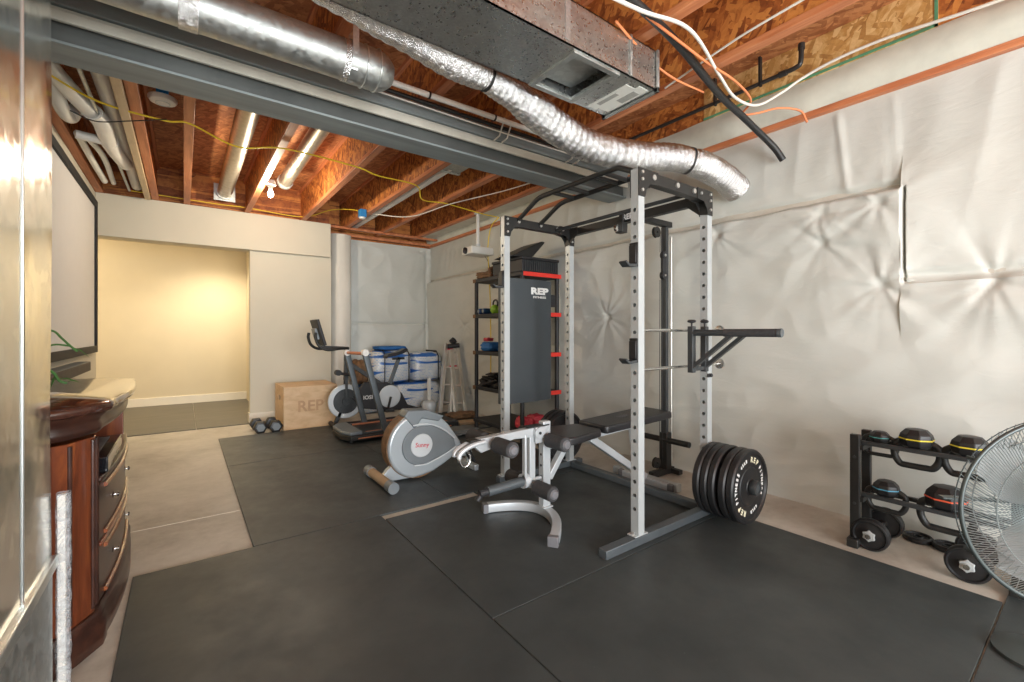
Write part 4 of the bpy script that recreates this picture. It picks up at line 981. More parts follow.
# ------------------------------------------------------------------ treadmill deck
td = thing('treadmill', 'black and copper treadmill deck with two slanted uprights', 'treadmill', (2.0,5.1,MZ))
build(MB().prism([(1.36,4.95),(1.42,4.80),(2.72,4.80),(2.78,4.90),(2.78,5.32),(2.72,5.42),(1.44,5.42),(1.36,5.28)], MZ+.025, .095), 'deck', 'blackmetal', td, bevel=.012, seg=3)
build(MB().box(1.55,2.65,4.90,5.32,.0955,.099), 'running_belt', 'rubber', td)
build(MB().box(1.50,2.70,4.815,4.86,.0955,.112).box(1.50,2.70,5.36,5.405,.0955,.112), 'side_rail', 'darkgrey', td, bevel=.003)
build(MB().box(1.60,2.6,4.862,4.872,.0955,.115).box(1.60,2.6,5.348,5.358,.0955,.115).box(1.5,2.62,4.796,4.8,.055,.068), 'copper_strip', 'copper', td)
build(MB().prism([(1.36,4.95),(1.42,4.81),(1.55,4.81),(1.55,5.41),(1.44,5.41),(1.36,5.28)], .096, .135), 'motor_cover', 'greyplastic', td, bevel=.012, seg=3)
for y, (xb, xt, zt) in ((4.83,(1.81,1.58,.975)),(5.39,(1.76,1.55,.955))):
    build(MB().sweep([(xb,y,.10),(xt,y,zt)], rrect(.065,.04,.01), up=(0,1,0)), 'upright', 'foot_grey', td, smooth=30)
    build(MB().cyl((xt,y-.028,zt),(xt,y+.028,zt),.036,20), 'upright_cap', 'white', td)
build(MB().cyl((1.57,4.85,.965),(1.555,5.37,.955),.018,14), 'handrail', 'copper', td)
for x in (1.45,2.7):
    for y in (4.88,5.34): build(MB().cyl((x,y,MZ+.0005),(x,y,MZ+.03),.022,12), 'foot', 'rubber_cap', td)
# ------------------------------------------------------------------ spin bike
bk_ = thing('spin_bike', 'black exercise bike with silver flywheel and screen beside the plywood box', 'exercise bike', (1.95,5.72,MZ))
by = 5.72
def wheel(x, z, r, parts, y0_=by, n=36):
    for nm, m_, prof in parts: build(MB().lathe(prof, XZ(x,y0_,z), n), nm, m_, bk_)
wheel(1.63,.335,.22, [('flywheel','lightdisc',[(.155,-.02),(.205,-.02),(.213,-.012),(.213,.012),(.205,.02),(.155,.02)]),('flywheel_core','darkgrey',[(0,-.012),(.156,-.012),(.156,.012),(.05,.014),(.045,.028),(0,.028)])])
wheel(2.19,.35,.15, [('crank_cover','lightdisc',[(0,-.03),(.140,-.03),(.148,-.02),(.148,.035),(.138,.045),(0,.047)])])
build(MB().prism([(1.70,.36),(1.86,.56),(2.18,.53),(2.36,.38),(2.44,.22),(2.60,.16),(2.58,.11),(2.30,.16),(2.18,.17),(1.85,.22)], 0, .05, XZ(0,by+.02,0)), 'body_cover', 'rubber_cap', bk_, bevel=.01)
o = build(MB().text('IOSI', .07, T(1.90,by-.034,.36)@R(PI/2,'X'), .001, .001), 'lettering', 'white_text', bk_, smooth=0)
build(MB().bar((1.63,by-.04,.34),(1.63,by-.03,.62),.035,.012,up=(0,1,0)).bar((1.63,by+.04,.34),(1.63,by+.03,.62),.035,.012,up=(0,1,0)).bar((1.63,by,.60),(1.64,by,1.0),.05,.045,up=(0,1,0)), 'front_fork', 'darkgrey', bk_, bevel=.004)
build(MB().bar((1.65,by,.82),(2.16,by,.46),.055,.05), 'main_tube', 'darkgrey', bk_, bevel=.004)
build(MB().bar((2.16,by,.40),(2.33,by,.86),.045,.04,up=(0,1,0)), 'seat_post', 'foot_grey', bk_, bevel=.004)
build(MB().bar((1.62,by,.32),(1.50,by,.06),.045,.04,up=(0,1,0)).bar((2.25,by,.35),(2.55,by,.06),.045,.04,up=(0,1,0)).bar((1.50,by,.055),(2.56,by,.055),.04,.03), 'lower_frame', 'darkgrey', bk_, bevel=.003)
for x in (1.50,2.56): build(MB().cyl((x,by-.26,MZ+.03),(x,by+.20,MZ+.03),.028,16), 'stabiliser', 'rubber_cap', bk_)
build(MB().prism([(-.14,0),(-.13,.02),(-.03,.03),(.08,.06),(.14,.09),(.15,.12),(.12,.13),(.02,.085),(-.12,.06),(-.15,.03)], -.07, .07, XZ(2.28,by,.85)), 'saddle', 'vinyl', bk_, bevel=.02, seg=3)
build(MB().box(2.24,2.40,by-.02,by+.02,.83,.86), 'saddle_slider', 'blackmetal', bk_)
hb = bez([(1.62,by-.12,1.00),(1.50,by-.20,1.0),(1.36,by-.21,.99),(1.27,by-.20,1.04),(1.235,by-.19,1.13),(1.24,by-.18,1.19)],6)
build(MB().tube(hb,.017,10).tube([Vector((p.x,2*by-p.y,p.z)) for p in hb],.017,10).cyl((1.62,by-.125,1.0),(1.62,by+.125,1.0),.017).bar((1.66,by,1.0),(1.36,by,1.02),.04,.03), 'handlebar', 'blackmetal', bk_, smooth=60)
build(MB().box(-.018,.018,-.17,.17,-.02,.30, T(1.345,by,1.06)@R(-.28,'Y')), 'console_screen', 'rubber_cap', bk_, bevel=.008)
build(MB().box(.0185,.021,-.14,.14,.02,.26, T(1.345,by,1.06)@R(-.28,'Y')), 'screen_glass', 'glass_dark', bk_)
build(MB().box(-.05,-.018,-.08,.08,.06,.20, T(1.345,by,1.06)@R(-.28,'Y')).cyl((1.37,by,1.02),(1.34,by,1.12),.02), 'screen_mount', 'greyplastic', bk_, bevel=.006)
build(MB().cyl((1.70,by-.07,.66),(1.50,by-.07,.70),.018).cyl((1.52,by-.10,.70),(1.52,by-.02,.70),.035), 'resistance_knob', 'rubber_cap', bk_)
build(MB().bar((2.19,by-.07,.35),(2.15,by-.07,.19),.028,.015,up=(0,1,0)).bar((2.19,by+.07,.35),(2.23,by+.07,.50),.028,.015,up=(0,1,0)), 'crank', 'blackmetal', bk_, bevel=.003)
build(MB().box(2.09,2.20,by-.17,by-.08,.165,.195).box(2.18,2.29,by+.08,by+.17,.49,.52), 'pedal', 'rubber_cap', bk_, bevel=.004)
# ------------------------------------------------------------------ plywood box and dumbbells
px = thing('plyometric_box', 'plywood jump box with a hand hole against the beige wall', 'box', (1.29,6.3,0))
x0, x1, y0, y1, z1 = .975, 1.60, 6.0, 6.62, .525
mb = MB()
hy, hz, hr = 6.30, .37, .03
mb.box(x0,x1,y0,y0+.018,.0005,z1).box(x0,x1,y1-.018,y1,.0005,z1).box(x0,x1,y0+.018,y1-.018,z1-.018,z1).box(x1-.018,x1,y0+.018,y1-.018,.0005,z1-.018)
mb.box(x0,x0+.018,y0+.018,hy-.06,.0005,z1-.018).box(x0,x0+.018,hy+.06,y1-.018,.0005,z1-.018).box(x0,x0+.018,hy-.06,hy+.06,.0005,hz-hr).box(x0,x0+.018,hy-.06,hy+.06,hz+hr,z1-.018)
build(mb, 'panel', 'ply', px, bevel=.0015, smooth=0)
o = build(MB().text('REP', .19, T(1.28,y0-.0015,.27)@R(PI/2,'X')@R(0,'Z'), .0006, .004), 'branded_logo', 'ply_dark', px, smooth=0)
def dumbbell(name, label, L=.29, r=.066, mname='rubber'):
    t = thing(name, label, 'dumbbell')
    for s_ in (-1,1):
        a = s_*(L/2-.05)
        P_ = [(.5*r,-.052),(.92*r,-.045),(r,-.03),(r,.03),(.92*r,.045),(.6*r,.052),(.0,.052)] if s_ > 0 else [(.0,-.052),(.6*r,-.052),(.92*r,-.045),(r,-.03),(r,.03),(.92*r,.045),(.5*r,.052)]
        build(MB().lathe(P_, T(0,a,0)@R(-PI/2,'X'), 6, PI/6 if False else 0), 'head', mname, t, smooth=20, bevel=.003)
        build(MB().lathe([(0,-.001),(.62*r,-.001),(.62*r,.002),(0,.002)], T(0,a+s_*.052,0)@R(-PI/2,'X'), 6), 'face_badge', 'greyplastic', t)
    build(MB().cyl((0,-L/2+.05,0),(0,L/2-.05,0),.015,14), 'handle', 'chrome', t)
    return t
d1 = dumbbell('hex_dumbbell', 'left black hex dumbbell on the concrete by the hallway corner', .36, .076); d1['group'] = 'hex dumbbells beside the plywood box'
place(d1, (.80,6.18,.060), rot=(0,0,math.radians(14)))
d2 = dup(d1); place(d2, (.955,6.13,.060) if False else (.93,6.06,.060), rot=(0,0,math.radians(14)), label='right black hex dumbbell touching the plywood box corner')
d1.location = (.725,6.17,.0665); d2.location = (.885,6.14,.0665); d1.rotation_euler.z = d2.rotation_euler.z = .04
# ------------------------------------------------------------------ insulation packages
def puff(x0,x1,y0,y1,z0,z1,k=.05,seed=0,name='bag',m='printed'):
    nx, ny, nz = 14, 8, 9; vs = []; fs = []; idx = {}
    cx_,cy_,cz_ = (x0+x1)/2,(y0+y1)/2,(z0+z1)/2; hx,hy_,hz_ = (x1-x0)/2,(y1-y0)/2,(z1-z0)/2
    def P3(i,j,l):
        a,b,c = 2*i/nx-1, 2*j/ny-1, 2*l/nz-1
        def q(t): return t
        n_ = (abs(a)**5+abs(b)**5+abs(c)**5)**(1/5)
        s_ = 1/max(n_,1e-6)*max(abs(a),abs(b),abs(c))
        w = 1+k*noise.noise(Vector((a*2+seed,b*2,c*2)))
        zz = cz_+c*s_*hz_*w
        return (cx_+a*s_*hx*w, cy_+b*s_*hy_*w, max(z0,zz))
    def vid(i,j,l):
        if (i,j,l) not in idx: idx[(i,j,l)] = len(vs); vs.append(P3(i,j,l))
        return idx[(i,j,l)]
    for i in range(nx):
        for j in range(ny):
            for l in (0,nz): fs.append((vid(i,j,l),vid(i+1,j,l),vid(i+1,j+1,l),vid(i,j+1,l)))
    for i in range(nx):
        for l in range(nz):
            for j in (0,ny): fs.append((vid(i,j,l),vid(i+1,j,l),vid(i+1,j,l+1),vid(i,j,l+1)))
    for j in range(ny):
        for l in range(nz):
            for i in (0,nx): fs.append((vid(i,j,l),vid(i,j+1,l),vid(i,j+1,l+1),vid(i,j,l+1)))
    return MB().add(vs, fs)
def package(x0,x1,y0,y1,z0,z1,label,straps,seed):
    t = thing('plastic_package', label, 'package', ((x0+x1)/2,(y0+y1)/2,z0), 'blue and white plastic packages by the far wall')
    build(puff(x0,x1,y0,y1,z0,z1,.06,seed), 'wrapper', 'printed', t, smooth=60)
    for sx in straps:
        mb = MB().sweep([(sx,y0-.012,z0+.01),(sx,y0-.014,z1-.06),(sx,y0+.06,z1+.008),(sx,y1-.06,z1+.008)], rect(.035,.004), up=(1,0,0))
        build(mb, 'strap', 'black_cable', t, bevel=.001)
    return t
package(2.58,3.36,6.45,6.95,.002,.42,'lowest blue and white plastic package on the floor by the far corner',[],1)
package(2.25,2.85,6.45,6.95,.425,.92,'blue-topped plastic package behind the bike saddle',[2.40,2.78],5)
package(2.87,3.38,6.45,6.95,.425,.88,'upper white plastic package beside the leaning ladder',[3.28],9)
package(2.05,2.55,6.45,6.95,.002,.42,'plastic package on the floor behind the exercise bike',[],13)
tag(build(puff(2.35,2.80,6.50,6.9,.925,.985,.1,3), 'blue_cushion', 'bluebag', base=(2.55,6.7,.925), smooth=60), 'flat blue roll lying on top of the plastic packages', 'roll')
tag(build(puff(2.0,2.21,6.55,6.85,.43,.78,.15,21), 'cloth_bundle', 'brown', base=(2.2,6.7,.43), smooth=60), 'brown cloth bundle left of the blue-topped package', 'bundle')
t = thing('bucket', 'pale grey bucket with a white stick in front of the packages', 'bucket', (2.98,6.15,0))
build(MB().lathe([(0,.0005),(.10,.0005),(.115,.10),(.10,.15),(.05,.17),(0,.175)], T(2.98,6.15,0), 24), 'bucket_body', 'lightdisc', t)
build(MB().box(2.955,3.005,6.135,6.165,.172,.50), 'stick', 'white', t, bevel=.004)
# ladder
ld = thing('folding_ladder', 'aluminium folding ladder leaning by the black shelving', 'ladder', (3.2,5.75,MZ))
def lad(p0, p1, w, nr, m='aluminium', rung=.018):
    p0, p1 = Vector(p0), Vector(p1); d = Vector((.78,-.62,0))*w
    for s_ in (-.5,.5): build(MB().sweep([p0+d*s_, p1+d*s_*.8], rect(.05,.06), up=(0,1,0)), 'stile', m, ld, bevel=.002)
    mb = MB()
    for i in range(nr):
        c = p0+(p1-p0)*((i+.6)/nr); mb.cyl(c-d*.48, c+d*.48, rung, 10)
    build(mb, 'rung', m, ld)
lad((3.06,5.80,MZ+.002),(3.27,6.03,1.02),.15,4); lad((3.22,5.62,MZ+.002),(3.30,5.98,1.0),.13,4)
build(MB().cyl((3.20,5.98,.98),(3.36,5.90,1.0),.035).cyl((3.27,5.98,1.04),(3.32,5.98,1.08),.05), 'hinge', 'rubber_cap', ld)
build(MB().box(3.21,3.35,5.96,6.0,.93,.955).box(3.19,3.33,5.88,5.90,.68,.70), 'red_bracket', 'redtext', ld)
# ------------------------------------------------------------------ shelving unit
sh = thing('shelving_unit', 'black plastic shelving unit with red shelf edges beside the rack', 'shelf', (3.1,4.2,MZ))
sx0, sx1, sy0, sy1 = 2.87, 3.425, 3.72, 4.70
for x in (sx0+.03, sx1-.03):
    for y in (sy0+.03, sy1-.03):
        build(MB().cyl((x,y,MZ+.0005),(x,y,1.80),.024,16), 'post', 'rubber_cap', sh)
SZ = [.10,.50,.925,1.37,1.80]
for z in SZ:
    s_ = build(MB().box(sx0,sx1,sy0,sy1,z,z+.045), 'shelf_board', 'rubber_cap', sh, bevel=.006)
    if z > .2:
        o = build(MB().box(sx0+.02,sx1+.005,sy0-.006,sy0-.0005,z+.0,z+.045), 'red_edge', 'red', sh, bevel=.002); o.parent = s_
        o = build(MB().box(sx0-.004,sx0-.0005,sy1-.06,sy1,z,z+.045), 'corner_cap', 'brown', sh); o.parent = s_
# hanging mat
hm = thing('hanging_exercise_mat', 'charcoal exercise mat hung in front of the black shelving', 'mat', (2.85,3.6,.5))
def hmat(x, z):
    t = (x-2.50)/.65
    return (x, 3.575-.05*math.sin(PI*t)**.7-.010*math.sin(t*14)*.3, z)
g_ = grid(hmat, 2.50, 3.15, .49, 1.735, .03, .2); n0 = len(g_.v)
back = [Vector((v.x, v.y+.045, v.z)) for v in g_.v]; nf = [tuple(reversed(f)) for f in g_.f]
g_.add(back, nf)
na, nb = 22, 6
na = int(round(.65/.03)); nb = int(round(1.245/.2))
def gi(i,j): return i*(nb+1)+j
for i in range(na):
    for j in (0,nb): g_.f.append((gi(i,j),gi(i+1,j),gi(i+1,j)+n0,gi(i,j)+n0))
for j in range(nb):
    for i in (0,na): g_.f.append((gi(i,j),gi(i,j+1),gi(i,j+1)+n0,gi(i,j)+n0))
panel = build(g_, 'panel', 'mat_panel', hm, smooth=50)
build(MB().text('REP', .105, T(2.95,3.5225,1.615)@R(PI/2,'X')@Matrix.Diagonal((1.35,.85,1,1)), .001, .006), 'logo', 'white_text', hm, smooth=0).parent = panel
build(MB().text('FITNESS', .036, T(2.95,3.5225,1.555)@R(PI/2,'X')@Matrix.Diagonal((1.35,.8,1,1)), .001, .001), 'logo', 'white_text', hm, smooth=0).parent = panel
build(MB().box(2.60,2.64,3.60,3.70,1.72,1.75).box(3.0,3.04,3.62,3.71,1.72,1.75).box(2.60,3.04,3.70,3.712,1.72,1.75), 'hanger_strap', 'black_cable', hm)
build(MB().box(3.155,3.24,3.60,3.69,1.47,1.60), 'buckle', 'rubber_cap', hm, bevel=.004)
# shelf contents
cr = thing('storage_crate', 'black ribbed storage crate on the top shelf', 'crate', (3.1,4.0,1.846))
mb = MB().prism([(2.89,3.735),(3.40,3.735),(3.40,4.30),(2.89,4.30)],1.847,1.98).box(2.88,3.41,3.725,4.31,1.98,2.01)
build(mb, 'crate_body', 'rubber_cap', cr, bevel=.008)
mb = MB()
for i in range(15): mb.box(2.92+i*.03,2.932+i*.03,3.726,3.735,1.86,1.97)
build(mb, 'rib', 'darkgrey', cr)
t = thing('slant_board', 'black slanted board propped on the storage crate', 'board', (2.95,4.1,2.011))
build(MB().prism([(0,0),(.42,.20),(.47,.20),(.46,.18),(.30,.02),(.20,.0)], -.17, .17, XZ(2.80,3.98,2.012)), 'board_body', 'blackmetal', t, bevel=.006)
t = tag(build(puff(2.89,3.15,4.38,4.69,1.846,1.93,.25,33), 'leather_glove', 'brown', base=(3,4.55,1.846), smooth=60), 'brown leather bundle on the left end of the top shelf', 'bundle')
tag(build(puff(2.93,3.10,4.33,4.48,1.93,1.975,.4,35), 'leather_glove', 'brown', base=(3,4.4,1.93), smooth=60), 'small brown leather piece lying atop the bundle', 'bundle')
for k, (y, l) in enumerate(((4.60,'left blue vinyl dumbbell on the second shelf'),(4.50,'right blue vinyl dumbbell on the second shelf beside the green kettlebell'))):
    o = dumbbell('small_dumbbell', l, .17, .038, 'bluedark'); place(o, (2.97,y,1.448+.004), rot=(0,0,PI/2)); o['group'] = 'blue dumbbells on the shelf'
t = thing('kettlebell', 'green kettlebell on the second shelf of the black shelving', 'kettlebell', (2.97,4.36,1.415))
build(MB().lathe([(0,0),(.035,0),(.055,.02),(.062,.05),(.052,.085),(.03,.105),(0,.11)], T(2.97,4.36,1.4155), 24), 'ball', 'green', t)
build(MB().tube(bez([(2.97,4.32,1.50),(2.97,4.315,1.545),(2.97,4.34,1.575),(2.97,4.38,1.575),(2.97,4.405,1.545),(2.97,4.40,1.50)],5),.010,10), 'handle', 'rubber_cap', t)
tag(build(puff(2.90,3.08,4.36,4.60,.971,1.08,.2,41), 'gym_bag', 'bluebag', base=(3,4.48,.971), smooth=60), 'bright blue bag on the middle shelf', 'bag')
tag(build(puff(2.96,3.06,4.52,4.62,1.085,1.13,.2,43), 'red_pouch', 'redtext', base=(3,4.55,1.085), smooth=60), 'small red pouch on top of the blue bag', 'pouch')
tag(build(puff(2.89,3.15,4.22,4.6,.546,.66,.5,45), 'black_rope', 'rubber_cap', base=(3,4.4,.546), smooth=60), 'tangled black straps heaped on the lower shelf', 'straps')
tag(build(puff(2.93,3.1,4.3,4.5,.665,.71,.6,47), 'black_rope', 'rubber_cap', base=(3,4.4,.665), smooth=60), 'small black strap bundle atop the heap on the lower shelf', 'straps')
t = thing('glove_pair', 'red boxing mitts on the bottom shelf', 'gloves', (3.05,3.9,.146))
build(puff(2.92,3.06,3.75,3.92,.147,.27,.2,51), 'glove', 'redtext', t, smooth=60); build(puff(3.09,3.25,3.76,3.94,.147,.28,.2,53), 'glove', 'redtext', t, smooth=60)
t = thing('orange_level', 'yellow and orange bar tool lying before the shelving', 'tool', (2.75,4.3,MZ))
build(MB().bar((2.60,4.30,MZ+.02),(2.80,4.15,MZ+.02),.03,.03), 'bar_body', 'yellow', t, bevel=.004)
build(MB().bar((2.63,4.278,MZ+.037),(2.77,4.172,MZ+.037),.02,.003), 'grip', 'orange_cable', t)
tag(build(MB().prism([(2.45,5.30),(2.80,5.25),(2.85,5.45),(2.50,5.50)],MZ+.0005,MZ+.03), 'cardboard_piece', 'cardboard', base=(2.6,5.3,MZ), bevel=.003) if False else build(MB().prism([(2.82,4.95),(3.12,4.88),(3.16,5.06),(2.86,5.13)],MZ+.0005,MZ+.03), 'cardboard_piece', 'cardboard', base=(2.95,5.0,MZ), bevel=.003), 'flat piece of brown cardboard on the mat by the shelving', 'cardboard')
tag(build(puff(2.45,2.80,4.42,4.72,MZ+.0005,.075,.3,61), 'grey_towel', 'greycloth', base=(2.6,4.5,MZ), smooth=60), 'crumpled grey cloth on the mat before the shelving', 'cloth')
tag(build(puff(2.86,3.3,5.25,5.48,MZ+.0005,.09,.3,63), 'tool_bag', 'brown', base=(3.1,5.35,MZ), smooth=60), 'low brown bag on the mat at the foot of the ladder', 'bag')
# projector
pj = thing('projector', 'white projector hanging from a ceiling pole before the blanket wall', 'projector', (3.15,5.02,2.27))
qx, qy, qz = 3.10, 4.96, 2.25
build(MB().box(qx-.17,qx+.17,qy-.13,qy+.13,qz-.05,qz+.05), 'case', 'white', pj, bevel=.02, seg=3)
build(MB().cyl((qx-.19,qy+.02,qz),(qx-.165,qy+.02,qz),.042,24), 'lens', 'glass_dark', pj)
build(MB().cyl((qx,qy,qz+.05),(qx,qy,ZJ+.01),.022,16).cyl((qx,qy,ZJ-.01),(qx,qy,ZJ),.05,20), 'mount_pole', 'white', pj)
build(MB().cyl((qx,qy,qz+.052),(qx,qy,qz+.10),.035,16).box(qx-.07,qx+.07,qy-.05,qy+.05,qz+.051,qz+.06), 'mount_bracket', 'mesh_white', pj)
cable('black_cable', [(3.20,4.97,2.22),(3.27,4.98,2.15),(3.30,4.98,2.05),(3.30,4.97,1.9)], .004, 'black_cable', 'thin black cable dropping from the back of the projector')
# ------------------------------------------------------------------ dumbbell / kettlebell rack at right
kr = thing('kettlebell_rack', 'low black two-tier rack against the white blanket wall', 'rack', (3.15,.6,0))
for y in (.87,.26):
    for x in (3.045,3.235): build(MB().box(x-.016,x+.016,y-.022,y+.022,.051,.625), 'upright', 'blackmetal', kr, bevel=.003)
    build(MB().box(2.99,3.30,y-.026,y+.026,.001,.05), 'foot', 'blackmetal', kr, bevel=.004)
for z in (.565,.275):
    for x in (3.085,3.20): build(MB().box(x-.013,x+.013,.278,.852,z,z+.022), 'rail', 'darkgrey', kr, bevel=.003)
    build(MB().box(3.045,3.235,.835,.855,z-.025,z-.001).box(3.045,3.235,.275,.295,z-.025,z-.001), 'cross_bar', 'blackmetal', kr)
build(MB().cyl((3.026,.87,.50),(3.029,.87,.50),.008,10).cyl((3.026,.87,.24),(3.029,.87,.24),.008,10), 'bolt', 'darkgrey', kr)
def kb(x, y, zr, r, band_, label, drop=.10, rz=0):
    t = thing('kettlebell', label, 'kettlebell', (x,y,zr), 'kettlebells hanging upside down in the rack')
    z0_ = zr-.014; h = r*1.5
    build(MB().lathe([(r*.55,0),(r*.92,h*.22),(r,h*.42),(r,h*.58),(r*.93,h*.75),(r*.62,h*.98),(r*.5,h),(0,h)], T(x,y,z0_), 8, PI/8), 'ball', 'rubber', t, bevel=.004, smooth=25)
    build(MB().lathe([(r*1.0,h*.50),(r*1.02,h*.51),(r*1.02,h*.555),(r*1.0,h*.565)], T(x,y,z0_), 8, PI/8), 'colour_band', band_, t)
    w = r*.62+.045; q = min(.017, r*.23)
    pts = [(x,y+r*.55,zr+.035),(x,y+w*.85,zr+.016),(x,y+w,zr-.005),(x,y+w,zr-drop*.55),(x,y+w*.75,zr-drop*.95),(x,y+w*.4,zr-drop),(x,y-w*.4,zr-drop),(x,y-w*.75,zr-drop*.95),(x,y-w,zr-drop*.55),(x,y-w,zr-.005),(x,y-w*.85,zr+.016),(x,y-r*.55,zr+.035)]
    build(MB().tube(bez(pts,5), q, 12), 'handle', 'blackmetal', t, smooth=60)
RT, RB = .588, .298
kb(3.142,.785,RT,.047,'teal','small kettlebell with teal band at the top left of the rack',.075)
kb(3.142,.63,RT,.073,'yband','yellow-banded kettlebell in the middle of the top tier',.105)
kb(3.142,.43,RT,.073,'yband','yellow-banded kettlebell on the top tier partly behind the fan',.105)
kb(3.142,.757,RB,.061,'cyan','kettlebell with blue band on the lower tier beside the left upright',.09)
kb(3.142,.515,RB,.084,'rband','large kettlebell with orange-red band on the lower tier',.115)
# adjustable dumbbells on floor
def adj(x, y, label, r=.085, L=.26):
    t = thing('adjustable_dumbbell', label, 'dumbbell', (x,y,r), 'round-plate dumbbells on the concrete under the rack')
    for s_ in (-1,1):
        a = x+s_*L/2
        P_ = [(.014,-.024),(.03,-.026),(.05,-.018),(.068,-.018),(.074,-.026),(r-.004,-.024),(r,-.016),(r,.016),(r-.004,.024),(.074,.026),(.068,.018),(.05,.018),(.03,.026),(.014,.024)]
        build(MB().lathe(P_, T(a,y,r)@R(PI/2,'Y'), 36), 'weight_disc', 'rubber', t, smooth=30)
        st = [((.032 if i % 2 == 0 else .025)*math.cos(PI*i/6), (.032 if i % 2 == 0 else .025)*math.sin(PI*i/6)) for i in range(12)]
        build(MB().prism(st, -.007, .007, T(a+s_*.034,y,r)@R(PI/2,'Y')), 'star_nut', 'post', t, bevel=.003)
    build(MB().cyl((x-L/2-.055,y,r),(x+L/2+.055,y,r),.013,16), 'bar', 'silver_rod', t)
adj(3.175,.80,'round-plate dumbbell on the floor beside the rack left upright')
adj(3.165,.42,'round-plate dumbbell on the floor nearest the fan')
for (x, y, l) in ((3.40,.675,'left small black plate lying flat on the concrete'),(3.385,.545,'right small black plate lying flat beside the fan')):
    tag(build(MB().lathe([(.018,0),(.062,0),(.068,.006),(.068,.024),(.062,.030),(.052,.030),(.05,.02),(.03,.02),(.026,.026),(.018,.026)], T(x,y,.001), 32), 'weight_disc', 'rubber', base=(x,y,0)), l, 'weight plate', 'small plates on the concrete')
# ------------------------------------------------------------------ drum fan
FD = Vector((.5934,.8048,0)); RD = Vector((.8048,-.5934,0)); UP = Vector((0,0,1))
fR = .321
N_ = (-(FD)).normalized(); N_ = (Matrix.Rotation(math.radians(-12),4,'Z') @ N_); fc = Vector((2.418,.081,.583))-N_*.04; SX = N_.cross(UP)*-1
FM = Matrix(((SX.x,UP.x,N_.x,fc.x),(SX.y,UP.y,N_.y,fc.y),(SX.z,UP.z,N_.z,fc.z),(0,0,0,1)))
fn = thing('drum_fan', 'large grey drum fan with wire grille at the right picture edge', 'fan', (fc.x,fc.y,MZ))
def fcirc(r, z, n=64): return [FM @ Vector((r*math.cos(2*PI*i/n), r*math.sin(2*PI*i/n), z)) for i in range(n)]
M['fan_grey'] = mat('fan_grey_metal', (.075,.09,.09), .4, .5, .05)
M['fan_blade'] = mat('fan_blade_metal', (.30,.32,.32), .55, .3, .05)
M['fan_wire'] = mat('fan_wire_metal', (.26,.30,.30), .35, .6, .05)
def grille(z0_, dome, name, nrad=52, nring=0):
    mb = MB(); 
    # spiral radial wires
    for i in range(nrad*4):
        a0 = 2*PI*i/(nrad*4); pts = []
        for k in range(9):
            t = k/8; r_ = .055+(fR-.055)*t; a = a0+.55*(1-t)**1.3
            pts.append(FM @ Vector((r_*math.cos(a), r_*math.sin(a), z0_+dome*(1-t*t))))
        mb.tube(pts, .0014, 4, caps=False)
    g = build(mb, name, 'fan_wire', fn, smooth=0)
    mb = MB()
    for r_ in (.06,.15,.235): mb.tube(fcirc(r_, z0_+dome*(1-((r_-.055)/(fR-.055))**2)-.002), .0022, 6, closed=True)
    o = build(mb, 'grille_ring', 'fan_wire', fn, smooth=60)
    build(MB().lathe([(0,dome+.006),(.05,dome+.004),(.06,dome-.004),(0,dome-.004)], FM@T(0,0,z0_), 28), 'centre_badge', 'fan_grey', fn)
grille(.04,.045,'front_grille'); grille(-.0,-.075,'rear_grille',18)
build(MB().tube(fcirc(fR+.003,.04,80), .0075, 10, closed=True).tube(fcirc(fR-.004,0,80), .002, 8, closed=True), 'rim', 'fan_grey', fn, smooth=60)
for k in range(6):
    a = 2*PI*k/6+.5
    build(MB().cyl(FM@Vector(((fR+.004)*math.cos(a),(fR+.004)*math.sin(a),.04)), FM@Vector(((fR+.004)*math.cos(a),(fR+.004)*math.sin(a),-.0)), .006, 8), 'cage_strut', 'fan_grey', fn)
for k in range(3):
    vs = []; fs = []; n = 10; mm = 7
    for i in range(n+1):
        t = i/n; r_ = .05+.235*t
        for j in range(mm+1):
            u = j/mm-.5; w = (.55+.45*math.sin(PI*min(1,t*1.1)))*1.25
            a = 2*PI*k/3+.3+u*w
            vs.append(Vector((r_*math.cos(a), r_*math.sin(a), -.02+.10*u*(1-.3*t))))
    nb_ = len(vs); vs2 = [v+Vector((0,0,-.002)) for v in vs]
    for i in range(n):
        for j in range(mm):
            q = i*(mm+1)+j; fs.append((q,q+1,q+mm+2,q+mm+1)); fs.append((nb_+q,nb_+q+mm+1,nb_+q+mm+2,nb_+q+1))
    build(MB().add(vs+vs2, fs, FM), 'blade', 'fan_blade', fn, smooth=60)
build(MB().lathe([(0,-.09),(.06,-.09),(.07,-.05),(.07,.01),(.05,.03),(0,.035)], FM, 28), 'motor', 'fan_grey', fn)
build(MB().bar(FM@Vector((-fR+.0,0,-.062)), FM@Vector((fR,0,-.062)), .03, .006).bar(FM@Vector((0,-fR,-.062)), FM@Vector((0,fR,-.062)), .03, .006, up=tuple(N_)), 'rear_bracket', 'fan_grey', fn)
def FW(a,b,c): return FM@Vector((a,b,c))
hgt = fc.z-MZ
build(MB().cyl(FW(0,-.04,-.075), FW(0,-hgt+.03,-.075), .016, 14), 'stand_pole', 'fan_grey', fn)
build(MB().lathe([(0,0),(.13,0),(.13,.012),(.03,.03),(0,.03)], T(FW(0,0,-.075).x,FW(0,0,-.075).y,MZ+.0005), 28), 'stand_base', 'fan_grey', fn)
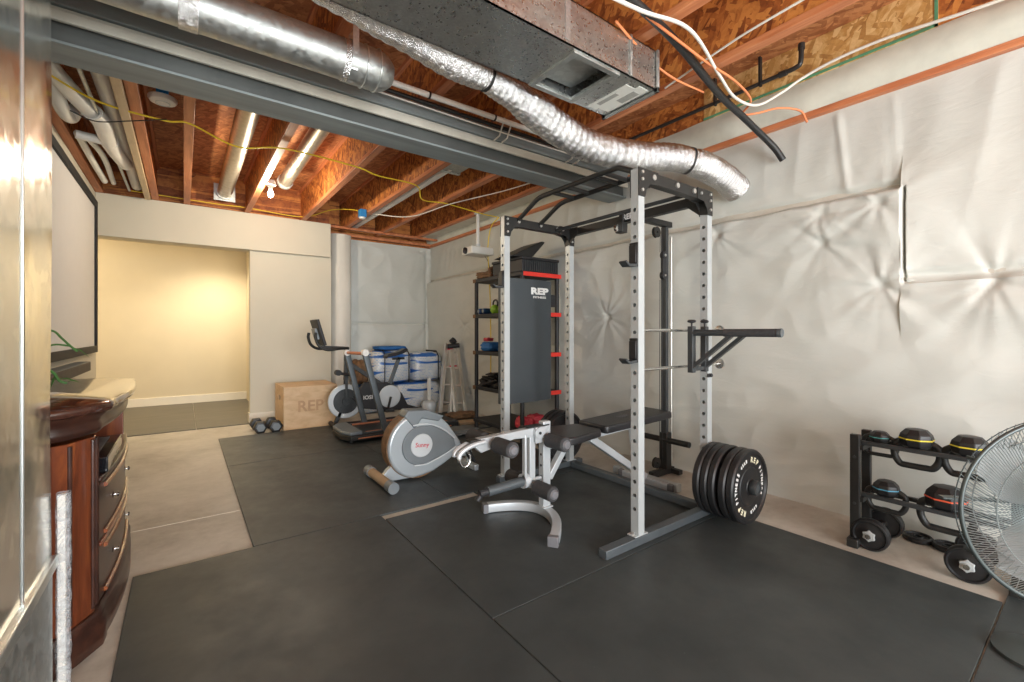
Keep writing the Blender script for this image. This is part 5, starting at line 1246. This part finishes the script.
# ------------------------------------------------------------------ hallway downlight
t = thing('recessed_light', 'recessed warm light in the hallway ceiling', 'lamp', (.45,8.35,2.61))
build(MB().lathe([(.07,0),(.09,-.004),(.09,.0),(.07,.006)], T(.45,8.35,2.619), 28), 'trim_ring', 'white', t)
build(MB().lathe([(0,0),(.07,0),(.07,.002),(0,.002)], T(.45,8.35,2.6165), 28), 'lens', 'hall_lens', t)
# ------------------------------------------------------------------ lights
def area(name, loc, rot, sx, sy, power, col):
    l = bpy.data.lights.new(name, 'AREA'); l.shape = 'RECTANGLE'; l.size = sx; l.size_y = sy; l.energy = power; l.color = col
    o = bpy.data.objects.new(name, l); C.objects.link(o); o.location = loc; o.rotation_euler = rot; return o
def point(name, loc, power, col, r=.03):
    l = bpy.data.lights.new(name, 'POINT'); l.energy = power; l.color = col; l.shadow_soft_size = r
    o = bpy.data.objects.new(name, l); C.objects.link(o); o.location = loc; return o
area('patio_daylight', (0,-3.46,1.12), (math.radians(-90),0,math.radians(180)) if False else (math.radians(90),0,0), 3.1, 2.0, 380, (.93,.97,1))
area('window_daylight', (2.65,-3.46,1.55), (math.radians(90),0,0), 1.0, 1.15, 90, (.93,.97,1))
point('bulb_light', (.745,5.35,2.60), 52, (1,.86,.66), .03)
for nm, x, y, z, p in (('fill_near_left',-1.6,-1.6,2.3,52),('fill_near_right',1.8,-2.2,2.3,62)):  # added fill lights behind the viewer, no fixtures, to brighten the room
    point(nm, (x,y,z), p, (1,.955,.89), .45)
l = bpy.data.lights.new('hall_spot', 'SPOT'); l.energy = 150; l.color = (1,.86,.64); l.spot_size = math.radians(150); l.spot_blend = .8; l.shadow_soft_size = .07
o = bpy.data.objects.new('hall_spot', l); C.objects.link(o); o.location = (.45,8.35,2.59)
point('hall_fill', (-1.6,8.0,2.2), 40, (1,.84,.6), .1)
w = bpy.data.worlds.new('World'); bpy.context.scene.world = w; w.use_nodes = True
w.node_tree.nodes['Background'].inputs[0].default_value = (.85,.93,1,1); w.node_tree.nodes['Background'].inputs[1].default_value = .8
# ------------------------------------------------------------------ camera
cd = bpy.data.cameras.new('camera'); cam = bpy.data.objects.new('camera', cd); C.objects.link(cam)
cd.sensor_width = 36; cd.lens = 36*445/1024; cd.clip_start = .02
cam.location = (0,0,1.2); cam.rotation_euler = (PI/2, 0, -math.radians(36.4))
cd.shift_y = -(341-332)/1024
S_ = bpy.context.scene; S_.camera = cam
S_.view_settings.view_transform = 'Standard'; S_.view_settings.look = 'None'; S_.view_settings.gamma = 1; S_.view_settings.exposure = 0.0
S_.view_settings.use_curve_mapping = False
